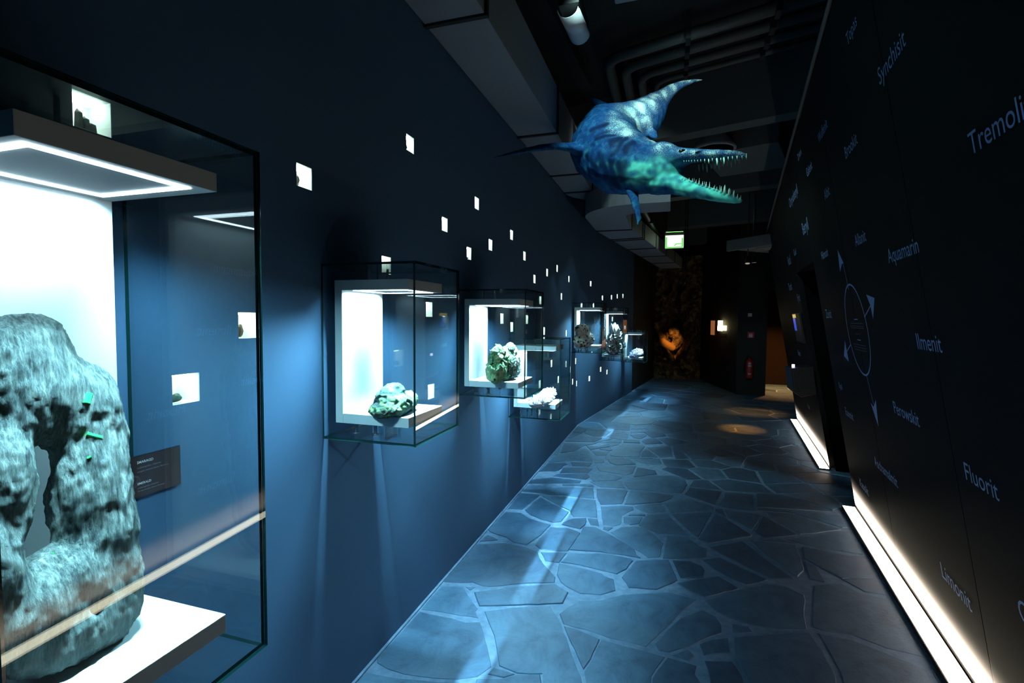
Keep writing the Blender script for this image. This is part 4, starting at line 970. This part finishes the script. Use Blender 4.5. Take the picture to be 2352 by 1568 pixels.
# hanging air unit at the far right
zu = 2.72; q0, q1, q2 = (on_floor(x, y, zu) for x, y in ((1668, 577), (1778, 561), (1664, 612)))
un = thing('ceiling_unit', q0, 'pale slatted air unit hanging over the far end by the right wall', 'air conditioner')
xv = (q1 - q0); wd = xv.length; xv.normalize(); yv = Vector((-xv.y, xv.x, 0)); UF = lambda p: q0 + xv * p[0] + yv * p[1] + Vector((0, 0, p[2]))
bm = new_bm(); box(bm, (0, 0, .0), (wd, .06, .17), 0, UF); obj('front_panel', bm, M['unit'], un, bevel=.006)
bm = new_bm(); box(bm, (wd * .58, .061, -.02), (wd, 1.2, .15), 0, UF); obj('casing', bm, M['unit'], un, bevel=.01)
for k in range(9):
    bm = new_bm(); box(bm, (.02, .10 + k * .16, .03), (wd * .5, .22 + k * .16, .045), 0, UF); obj('slat', bm, M['unit'], un)
bm = new_bm(); box(bm, (0, .0605, .05), (wd * .575, 1.6, .16), 0, UF); obj('tray', bm, M['duct_side'], un)
for x in (.1, wd - .1):
    bm = new_bm(); tube(bm, [UF((x, .5, .1)), UF((x, .5, CEIL - zu))], .008, 8); obj('hanger', bm, M['steel'], un)

# ceiling spotlights with their lamps
def spotlight(px, py, Y, target, lab, power, col, ang, blend=.25):
    p = on_y(px, py, Y); t = thing('spotlight', p, lab, 'spotlight', 'small ceiling spotlights at the far end'); d = (Vector(target) - p).normalized()
    bm = new_bm(); tube(bm, [p - d * .10, p - d * .02, p + d * .005], [.03, .036, .042], 14); obj('lamp_head', bm, M['black'], t)
    bm = new_bm(); tube(bm, [p + d * .0055, p + d * .009], [.034, .034], 14); obj('lens', bm, M['spot_lens'], t)
    bm = new_bm(); tube(bm, [p - d * .06, Vector((p.x, p.y, CEIL))], .007, 8); obj('stem', bm, M['black'], t)
    spot('spot_beam', p + d * .02, target, power, col, ang, blend, .02)
spotlight(1717, 604, 8.6, (1.05, 7.95, 0), 'small spotlight below the hanging air unit', 520, (1, .30, .05), 17, .9)
spotlight(1732, 602, 9.2, (1.45, 9.45, 0), 'small spotlight right of the other one under the hanging air unit', 330, (1, .32, .07), 26, 1)
spotlight(1571, 648, 11.2, (.06, 13.95, 1.0), 'left spotlight of a pair aimed at the rock', 620, (1, .42, .08), 13, .9)
spotlight(1577, 642, 11.3, (.35, 13.5, .0), 'right spotlight of a pair aimed at the rock', 5, (1, .75, .2), 40, .9)

# ---------------------------------------------------------------- far end objects
bm = new_bm(); nx, nz = 100, 170; gv = []
def rock_y(x, z):
    u, h = (x - .16), z - .75
    cav = math.exp(-((x - .17) / (.16 + .05 * math.sin(z * 4))) ** 2 - ((z - 1.3) / .55) ** 2)
    vee = math.exp(-((abs(u) - .55 * max(0, h + .35)) / .10) ** 2) * math.exp(-((z - .85) / .42) ** 2)
    n_ = noise.fractal(Vector((x * 2.2, z * 2.2, 3)), 1, 2, 6); n2 = 1 - 2 * abs(noise.noise(Vector((x * 3.4, z * 2.6, 8))))
    n3 = 1 - 2 * abs(noise.noise(Vector((x * 9, z * 7, 1)))); return 14.25 + .62 * cav - .34 * vee - .17 * n2 - .09 * n_ - .05 * n3
for i in range(nx + 1):
    for j in range(nz + 1):
        x = -.40 + 1.20 * i / nx; z = 3.3 * j / nz; gv.append(bm.verts.new((x, rock_y(x, z), z)))
for i in range(nx):
    for j in range(nz):
        a = i * (nz + 1) + j; bm.faces.new((gv[a], gv[a + nz + 1], gv[a + nz + 2], gv[a + 1]))
bk_ = [bm.verts.new(p) for p in ((-.40, 15.2, 0), (.8, 15.2, 0), (.8, 15.2, 3.3), (-.40, 15.2, 3.3))]; bm.faces.new(bk_)
o = obj('rock_face', bm, M['cave_rock'], smooth=True); tag(o, 'rough brown rock face lit orange at the far end of the hall', 'rock')
def lump(name, px, py, rx, rz, dy, Y, mt, lab, cat, seed, n=3):
    c = on_y(px, py, Y); a = on_y(px + rx, py, Y); b = on_y(px, py + rz, Y); R = abs(a.x - c.x), dy, abs(b.z - c.z); rn = random.Random(seed)
    ps = [(c + Vector((rn.uniform(-.5, .5) * R[0], rn.uniform(-.3, .3) * dy, rn.uniform(-.5, .5) * R[2])), tuple(r * rn.uniform(.55, .8) for r in R), 0) for _ in range(n)]
    return tag(blobs(name, ps, .02, [M[mt]], ((6, .04, 'ridge', (1, 1, 1)), (16, .02, 'ridge', (1, 1, 1)))), lab, cat)
lump('glowing_stone', 1551, 775, 14, 26, .14, 14.0, 'cave_rock', 'orange lit crumbly mineral lump in the middle of the far rock', 'rock', 5, 6)
lump('top_stone', 1544, 754, 6, 5, .07, 14.0, 'cave_rock', 'small orange lit stone above the crumbly mineral lump', 'rock', 6, 2)
A, B = on_y(1516, 783, 13.75), on_y(1547, 800, 13.95); bm = new_bm()
ts = [0, .03, .06] + [.06 + .94 * k / 14 for k in range(1, 15)] + [1.02]; tube(bm, [A + (B - A) * t for t in ts], [.05, .09, .108] + [.112 + .003 * math.sin(k * 1.9) - .0012 * k for k in range(14)] + [.03], 22)
for vv in bm.verts: vv.co += Vector((noise.noise(vv.co * 12), noise.noise(vv.co * 12 + Vector((3, 0, 0))), noise.noise(vv.co * 12 + Vector((0, 5, 0))))) * .007
lg = obj('log', bm, M['log_wood'], smooth=True); tag(lg, 'short stout orange lit log jutting from the far rock', 'log')

nw = Vector((.736 - 1.395, 14.49 - 11.65, 0)); wt = nw.normalized(); wn = Vector((-wt.y, wt.x, 0)); wn = wn if wn.x < 0 else -wn; wo = Vector((1.395, 11.65, 0))
WF = lambda p: wo + wt * p[0] + wn * p[1] + Vector((0, 0, p[2]))
def on_far(px, py): p = on_plane(px, py, wn, wn.dot(wo)); return (p - wo).dot(wt), p.z
def wall_panel(bm, pxa, pya, pxb, pyb, d0, d1, mi=0):
    a, b = on_far(pxa, pya), on_far(pxb, pyb); box(bm, (min(a[0], b[0]), d0, min(a[1], b[1])), (max(a[0], b[0]), d1, max(a[1], b[1])), mi, WF)
c = on_far(1660, 755); tt = thing('backlit_panel', WF((c[0], 0, c[1])), 'glowing yellow white stepped light panel on the black wall near the rock', 'light panel')
bm = new_bm(); wall_panel(bm, 1652, 747, 1669, 759, .002, .04); obj('low_panel', bm, M['amber'], tt)
bm = new_bm(); wall_panel(bm, 1656, 736, 1664, 760, .0405, .07); obj('tall_panel', bm, M['amber'], tt)
bm = new_bm(); wall_panel(bm, 1651, 765, 1668, 773, .001, .006); obj('label_plate', bm, M['plaque'], tt)
for k in range(3):
    bm = new_bm(); wall_panel(bm, 1653, 766 + 2.2 * k, 1664 - k, 767 + 2.2 * k, .0062, .0068); obj('text_line', bm, M['text_print'], tt)
bm = new_bm(); wall_panel(bm, 1635.5, 736, 1641.5, 769, .002, .03); tag(obj('wall_picture', bm, M['picture']), 'narrow upright orange picture with added glow left of the glowing panel', 'picture')
# switch, alarm point, extinguisher on the end of the back wall
def yb(px, py): return on_y(px, py, YB - .001)
def plate(px0, py0, px1, py1, t, m_, name, parent=None, off=0, bev=.003):
    a, b = yb(px0, py0), yb(px1, py1); bm = new_bm(); box(bm, (a.x, YB - .002 - off - t, b.z), (b.x, YB - .002 - off, a.z)); return obj(name, bm, m_, parent, bevel=bev)
tag(plate(1718, 719, 1727, 727, .012, M['switch'], 'light_switch'), 'small white switch plate high on the black wall end', 'switch')
c = yb(1725, 769); al = thing('alarm_sign', c, 'square red fire sign with a white symbol above the extinguisher', 'sign')
plate(1717, 762, 1732, 776, .004, M['sign_red'], 'plate', al, 0, .0005); plate(1720.5, 766, 1728, 767.4, .001, M['print_white'], 'symbol', al, .0045, 0); plate(1720.5, 767.8, 1722, 773, .001, M['print_white'], 'symbol', al, .0045, 0); plate(1726.5, 767.8, 1728, 773, .001, M['print_white'], 'symbol', al, .0045, 0); plate(1720.5, 773.3, 1728, 774.4, .001, M['print_white'], 'symbol', al, .0045, 0); plate(1723, 769, 1725.6, 772, .001, M['print_white'], 'symbol', al, .0045, 0)
c = yb(1719, 867); r = abs(yb(1727.5, 860).x - yb(1711, 860).x) / 2; hh = yb(1719, 824).z - c.z
fe = thing('fire_extinguisher', (c.x, YB - r - .03, c.z), 'red fire extinguisher hanging low on the black wall end', 'fire extinguisher')
cx_ = (c.x, YB - r - .03, c.z)
bm = new_bm(); lathe(bm, [(r * .9, 0), (r, .02), (r, hh * .86), (r * .85, hh * .93), (r * .35, hh), (r * .3, hh + .03)], cx_, 28); obj('cylinder', bm, M['red'], fe)
bm = new_bm(); lathe(bm, [(r * .3, hh + .0305), (r * .34, hh + .06), (r * .2, hh + .08)], cx_, 16); box(bm, (cx_[0] - .01, cx_[1] - .12, c.z + hh + .065), (cx_[0] + .01, cx_[1] + .03, c.z + hh + .08)); obj('valve', bm, M['black'], fe)
bm = new_bm(); tube(bm, bend([(cx_[0] - .02, cx_[1], c.z + hh + .05), (cx_[0] - r - .03, cx_[1], c.z + hh + .03), (cx_[0] - r - .035, cx_[1], c.z + .15)], .04), .010, 10); obj('hose', bm, M['black'], fe)
for z_, q in ((hh * .74, 1), (hh * .62, 0), (hh * .2, 1)):
    bm = new_bm()
    for k in range(8):
        qa, qb = -2.1 + k * .12, -2.1 + k * .12 + (.08 if q else .12)
        bm.faces.new([bm.verts.new((cx_[0] + (r + .0015) * math.cos(a_), cx_[1] + (r + .0015) * math.sin(a_), c.z + z_ + dz)) for a_, dz in ((qa, 0), (qb, 0), (qb, .035), (qa, .035))])
    obj('label_band', bm, M['print_dim'], fe)
bm = new_bm(); box(bm, (cx_[0] - .03, YB - .028, c.z + hh * .5), (cx_[0] + .03, YB - .002, c.z + hh * .6)); obj('wall_bracket', bm, M['black'], fe)
# warm lamp inside the passage
pl = thing('passage_lamp', (2.45, 12.6, 2.6), 'warm lamp under the low ceiling inside the far doorway', 'lamp')
bm = new_bm(); box(bm, (2.35, 12.5, 2.585), (2.55, 12.7, 2.615)); obj('lens', bm, M['passage_glow'], pl)
area('passage_light', (2.45, 12.6, 2.58), .2, .2, 60, (1, .36, .09), (1, 0, 0), (0, .1, -1), math.radians(80))

# monitor and speaker on the far stretch of the right wall
def rq(px, py): return rloc(on_right(px, py))
a, b = rq(1824, 719), rq(1852, 788)
mo = thing('wall_screen', RF((0, (a[0] + b[0]) / 2, b[1])), 'dark wall screen with a yellow and blue image, far right wall', 'screen')
s_n, s_f, zt, zl = min(a[0], b[0]) + .0, max(a[0], b[0]), a[1], b[1]
bm = new_bm(); box(bm, (-.022, s_n, zl), (-.002, s_f, zt), 0, RF); obj('frame', bm, M['black'], mo, bevel=.003)
sc = rq(1823.5, 721)[0]; sd_ = rq(1832, 721)[0]
bm = new_bm(); box(bm, (-.0235, sd_, zt - .055), (-.0222, s_f - .01, zt - .012), 0, RF); obj('image', bm, M['screen_y'], mo)
bm = new_bm(); box(bm, (-.0235, sd_ + .1, zt - .21), (-.0222, s_f - .01, zt - .0555), 0, RF); obj('image', bm, M['screen_b'], mo)
Ys = 5.98; P4 = [on_y(x, y, Ys) for x, y in ((1817, 846), (1868, 842), (1875, 905), (1840, 912), (1822, 897))]
sp = thing('loudspeaker', P4[3], 'dark loudspeaker box with a square grid front, low on the far right wall', 'loudspeaker')
bm = new_bm(); prism(bm, P4[::-1], (0, .30, 0)); obj('cabinet', bm, M['black'], sp, bevel=.004)
o0, ux, uz = P4[0], (P4[1] - P4[0]), (P4[4] - P4[0]); n1, n2 = 14, 16; bm = new_bm(); uz = Vector((P4[2].x - P4[1].x, 0, P4[2].z - P4[1].z))
for k in range(1, n1):
    p = o0 + ux * (k / n1) + Vector((0, -.004, 0)); q = p + uz * (.94 if k > 4 else .78); s_ = ux.normalized() * .0022; prism(bm, [p - s_, p + s_, q + s_, q - s_], (0, -.004, 0))
for k in range(1, n2):
    p = o0 + uz * (k / n2 * .96) + Vector((0, -.004, 0)); q = p + ux; s_ = Vector((0, 0, .0022)); prism(bm, [p - s_, p + s_, q + s_, q - s_], (0, -.004, 0))
gr = obj('grille', bm, M['grille'], sp); gr['kind'] = 'stuff'
bm = new_bm(); pp = on_y(1822, 839, Ys + .1); tube(bm, [pp + Vector((0, 0, -.02)), pp + Vector((0, 0, .012))], .014, 12); obj('pilot_lamp', bm, M['pilot'], sp)

# ================================================================ HANGING SEA REPTILE MODEL
def chain(pts, out, step=.45):
    P_ = [(at_depth(x, y, d), up / FPX * d, sd) for x, y, d, up, sd in pts]
    for k in range(len(P_) - 1):
        (a, ra, sa), (b, rb, sb) = P_[k], P_[k + 1]; n = max(2, int((b - a).length / (max(.006, min(ra, rb)) * step)))
        n = min(n, 26); t = (b - a).normalized(); side = t.cross(Vector((0, 0, 1))).normalized(); upv = side.cross(t).normalized(); R = Matrix((t, side, upv)).transposed()
        for j in range(n + (k == len(P_) - 2)):
            f = j / n; r = ra + (rb - ra) * f; s_ = sa + (sb - sa) * f; out.append((a.lerp(b, f), (r, r * s_, r), R))
def fin(pts, out, nrm):
    """flipper: chord radius in the picture plane, thin along nrm"""
    P_ = [(at_depth(x, y, d), w_ / FPX * d) for x, y, d, w_ in pts]; nrm = Vector(nrm).normalized()
    for k in range(len(P_) - 1):
        (a, ra), (b, rb) = P_[k], P_[k + 1]; t = (b - a).normalized(); n1_ = (nrm - t * nrm.dot(t)).normalized(); ch = n1_.cross(t); R = Matrix((t, ch, n1_)).transposed(); n = max(3, min(24, int((b - a).length / (max(.005, min(ra, rb)) * .4))))
        for j in range(n + 1):
            f = j / n; r = ra + (rb - ra) * f; out.append((a.lerp(b, f), (r, r, max(.007, r * .42)), R))
pt = []
chain([(1614, 183, 4.46, 2.2, 1), (1592, 186, 4.46, 4.5, 1), (1566, 194, 4.47, 8.5, 1), (1540, 208, 4.48, 14, 1), (1516, 230, 4.5, 22, 1), (1492, 257, 4.48, 38, 1), (1462, 285, 4.42, 53, 1), (1428, 302, 4.36, 64, 1), (1394, 315, 4.26, 74, 1), (1390, 342, 4.12, 79, 1.05),
       (1420, 369, 3.98, 77, 1.05), (1458, 381, 3.88, 66, 1.05), (1498, 388, 3.78, 56, 1.05), (1527, 391, 3.72, 46, 1.0)], pt)
chain([(1520, 366, 3.72, 40, 1.1), (1548, 364, 3.64, 27, 1.3), (1580, 358, 3.55, 17, 1.7), (1620, 356, 3.46, 12.5, 1.8), (1660, 354, 3.38, 10, 1.7), (1692, 354, 3.32, 8, 1.6), (1711, 357, 3.29, 5.5, 1.3)], pt)
chain([(1510, 410, 3.74, 38, 1.0), (1545, 421, 3.66, 25, 1.2), (1580, 433, 3.57, 18.5, 1.5), (1620, 443, 3.49, 15.5, 1.5), (1660, 453, 3.41, 12.5, 1.5), (1688, 459, 3.35, 9, 1.4), (1700, 461, 3.33, 5.5, 1.2)], pt)
fin([(1345, 345, 4.05, 40), (1310, 338, 3.98, 24), (1280, 336, 3.90, 19), (1250, 338, 3.82, 17.5), (1210, 345, 3.70, 13), (1165, 355, 3.58, 7), (1131, 362, 3.50, 2)], pt, (.1, -.45, .9))
fin([(1412, 262, 4.45, 26), (1390, 247, 4.55, 18), (1372, 236, 4.6, 14), (1360, 228, 4.65, 8)], pt, (.2, -.6, .7))
fin([(1448, 425, 3.86, 22), (1456, 455, 3.80, 13), (1463, 480, 3.76, 10.5), (1467, 500, 3.73, 8.5), (1465, 516, 3.71, 4)], pt, (.5, -.7, 0))
fin([(1470, 300, 4.3, 22), (1495, 305, 4.25, 14), (1503, 314, 4.22, 9)], pt, (.3, -.7, .4))
dn = blobs('sea_reptile', pt, .0095, [M['reptile']], ((26, .0022, 'noise', (1, 1, 1)),), sub=2)
tag(dn, 'blue and teal sea reptile model hanging in mid-air with wide open toothed jaws', 'sea reptile')
# pigment zones belong to the animal: pale scaled back, teal cheek, jaw and flank, dark bars
def pd(x, y, d): return at_depth(x, y, d)
off = world_loc(dn)
def hit(px, py):
    r = ray(px, py).normalized(); h_, loc, n_, _ = dn.ray_cast(CP - off, r); return loc + off if h_ else None
zx = lambda x: 1100 + .2806 * x
zy = lambda y: 150 + .2806 * y
def on(x, y, d=3.9): return hit(zx(x), zy(y)) or pd(zx(x), zy(y), d)
PALE = [(on(x, y), r, s_) for x, y, r, s_ in ((1250, 380, .13, 1), (1330, 330, .11, 1), (1150, 480, .10, .85), (1200, 545, .09, .9), (1300, 470, .11, .95), (1370, 440, .09, .8), (1400, 290, .09, .85), (1440, 250, .07, .9), (1520, 215, .06, .95), (1600, 170, .05, .9), (1700, 140, .05, .9), (1800, 120, .05, .8), (1120, 400, .07, .5),
        (1420, 620, .06, .8), (1500, 665, .07, .8), (1580, 660, .06, .75), (1660, 690, .05, .8), (1760, 705, .05, .7), (1900, 705, .05, .65), (2050, 702, .05, .6), (2130, 715, .04, .5))]
TEAL = [(on(x, y), r, s_) for x, y, r, s_ in ((975, 800, .035, .9), (1060, 800, .04, .95), (1140, 830, .04, .8), (885, 700, .03, .8), (870, 760, .03, .5), (1010, 730, .03, .7), (1250, 870, .08, .95), (1230, 930, .06, .8), (1330, 840, .08, .8), (1400, 910, .09, 1), (1500, 780, .05, .6), (1560, 820, .05, .6), (1540, 900, .09, .95), (1650, 960, .09, 1), (1750, 1000, .09, 1), (1850, 1040, .08, 1), (1950, 1075, .08, 1), (2050, 1100, .08, 1), (2110, 1110, .06, 1), (820, 470, .025, 1), (790, 510, .025, 1), (850, 450, .02, .8))]
BARS = [(on(*a), on(*b), r) for a, b, r in (((1000, 760), (1030, 890), .020), ((1100, 790), (1120, 950), .022), ((1170, 820), (1190, 930), .020), ((940, 790), (975, 890), .016), ((900, 740), (920, 800), .012), ((1110, 690), (1190, 620), .016), ((1220, 710), (1300, 640), .016), ((1080, 640), (1140, 610), .012), ((965, 600), (1080, 580), .014), ((960, 560), (1060, 535), .014), ((930, 510), (1040, 480), .014), ((1480, 610), (1650, 660), .010))]
mouth0, mouth1 = pd(1550, 393, 3.6), pd(1700, 405, 3.3)
me = dn.data; ca_ = me.color_attributes.new('pigment', 'FLOAT_COLOR', 'POINT'); cols = []
for v in me.vertices:
    p = v.co + off; wob = 1 + .35 * noise.noise(p * 14); q = p + Vector((noise.noise(p * 9), noise.noise(p * 9 + Vector((5, 0, 0))), noise.noise(p * 9 + Vector((0, 7, 0))))) * .05
    pale = max(s_ * math.exp(-((q - c).length / r) ** 2 * 1.4) for c, r, s_ in PALE); teal = min(1, sum(s_ * math.exp(-((q - c).length / (r * 1.15)) ** 2 * 1.2) for c, r, s_ in TEAL)); teal *= .75 + .6 * noise.noise(p * 24)
    bar = 0
    for a, b, r in BARS:
        ab = b - a; t = max(0, min(1, (q - a).dot(ab) / ab.dot(ab))); bar = max(bar, math.exp(-((q - a - ab * t).length / (r * 2.3)) ** 4))
    cols += [min(1, pale * wob), min(1, teal * wob), bar, 1]
ca_.data.foreach_set('color', cols)
# teeth
def tooth(px, py, ln, lean, depth=0.0, flip=1, fat=1.0):
    for dy in (0, 2, 4, 6, 8, 10):
        a = hit(px, py - flip * dy)
        if a is not None: break
    if a is None: return
    d = (a - CP).dot(CF); a = at_depth(px, py - flip * 2.5, d + .006 + depth); b = at_depth(px + lean, py + flip * ln, d + depth); mid = at_depth(px + lean * .35, py + flip * ln * .5, d - .004 + depth); r = max(.0035, ln / FPX * d * .155) * fat
    bm = new_bm(); tube(bm, [a, mid, a.lerp(b, .8) + (mid - a.lerp(b, .5)) * .5, b], [r, r * .78, r * .4, .0006], 8); obj('tooth', bm, M['tooth'] if depth == 0 else M['tooth_far'], dn)
up_x = (1678, 1698, 1718, 1740, 1765, 1790, 1815, 1848, 1880, 1910, 1948, 1980, 2005, 2040, 2075, 2113, 2153, 2188); up_l = (20, 20, 22, 25, 25, 28, 30, 38, 46, 32, 68, 38, 62, 36, 36, 40, 32, 40)
for x, l in zip(up_x, up_l): tooth(zx(x), zy(776 - (x - 1678) * .082), l * .2806, .8, 0, 1)
lo_x = (1660, 1682, 1718, 1745, 1775, 1800, 1828, 1858, 1885, 1920, 1945, 1980, 2010, 2045, 2085, 2115, 2140); lo_l = (22, 26, 36, 40, 42, 46, 46, 52, 46, 36, 42, 58, 82, 66, 62, 42, 38)
for x, l in zip(lo_x, lo_l): tooth(zx(x), zy(936 + (x - 1660) * .345), l * .2806, 1.2, 0, -1)
for k in range(11):
    x = 1800 + k * 33; tooth(zx(x), zy(850 - (x - 1800) * .24) - 8, (22 + 22 * (k % 3 == 2) + k * 1.4) * .2806 + 7, .8, .055, 1, .7)
for k in range(8):
    x = 1760 + k * 42; tooth(zx(x), zy(955 + (x - 1760) * .345), (34 + 12 * (k % 2)) * .2806, 1, .05, -1, .7)
# eye, nostril and neck frill parts
e = hit(1567, 346) or pd(1567, 346, 3.56); bm = new_bm(); bmesh.ops.create_uvsphere(bm, u_segments=16, v_segments=10, radius=1)
for v in bm.verts: v.co = e + Vector((v.co.x * .024, v.co.y * .012, v.co.z * .011))
obj('eye', bm, M['eye'], dn, smooth=True)
e2 = hit(1604, 349) or pd(1604, 349, 3.48); bm = new_bm(); bmesh.ops.create_uvsphere(bm, u_segments=12, v_segments=8, radius=1)
for v in bm.verts: v.co = e2 + Vector((v.co.x * .022, v.co.y * .008, v.co.z * .006))
obj('nostril', bm, M['eye'], dn, smooth=True)
for px, py, d in ((1440, 262, 4.4),):
    p = pd(px, py, d); bm = new_bm(); tube(bm, [p, (p.x, p.y, CEIL - .001)], .0008, 6); obj('suspension_wire', bm, M['black'], dn)
spot('added_reptile_spot', (-.55, 2.5, 4.1), (-.18, 3.9, 3.05), REPTILE_POWER, (.60, 1, .98), 48, .5, .05)  # added light without a fixture, out of view, brightens the reptile
spot('added_reptile_back_spot', (.78, 3.3, 4.1), (.10, 4.42, 3.55), REPTILE_POWER * .5, (.7, 1, 1), 38, .6, .05)  # second added light, unseen, lifts the reptile's back and tail
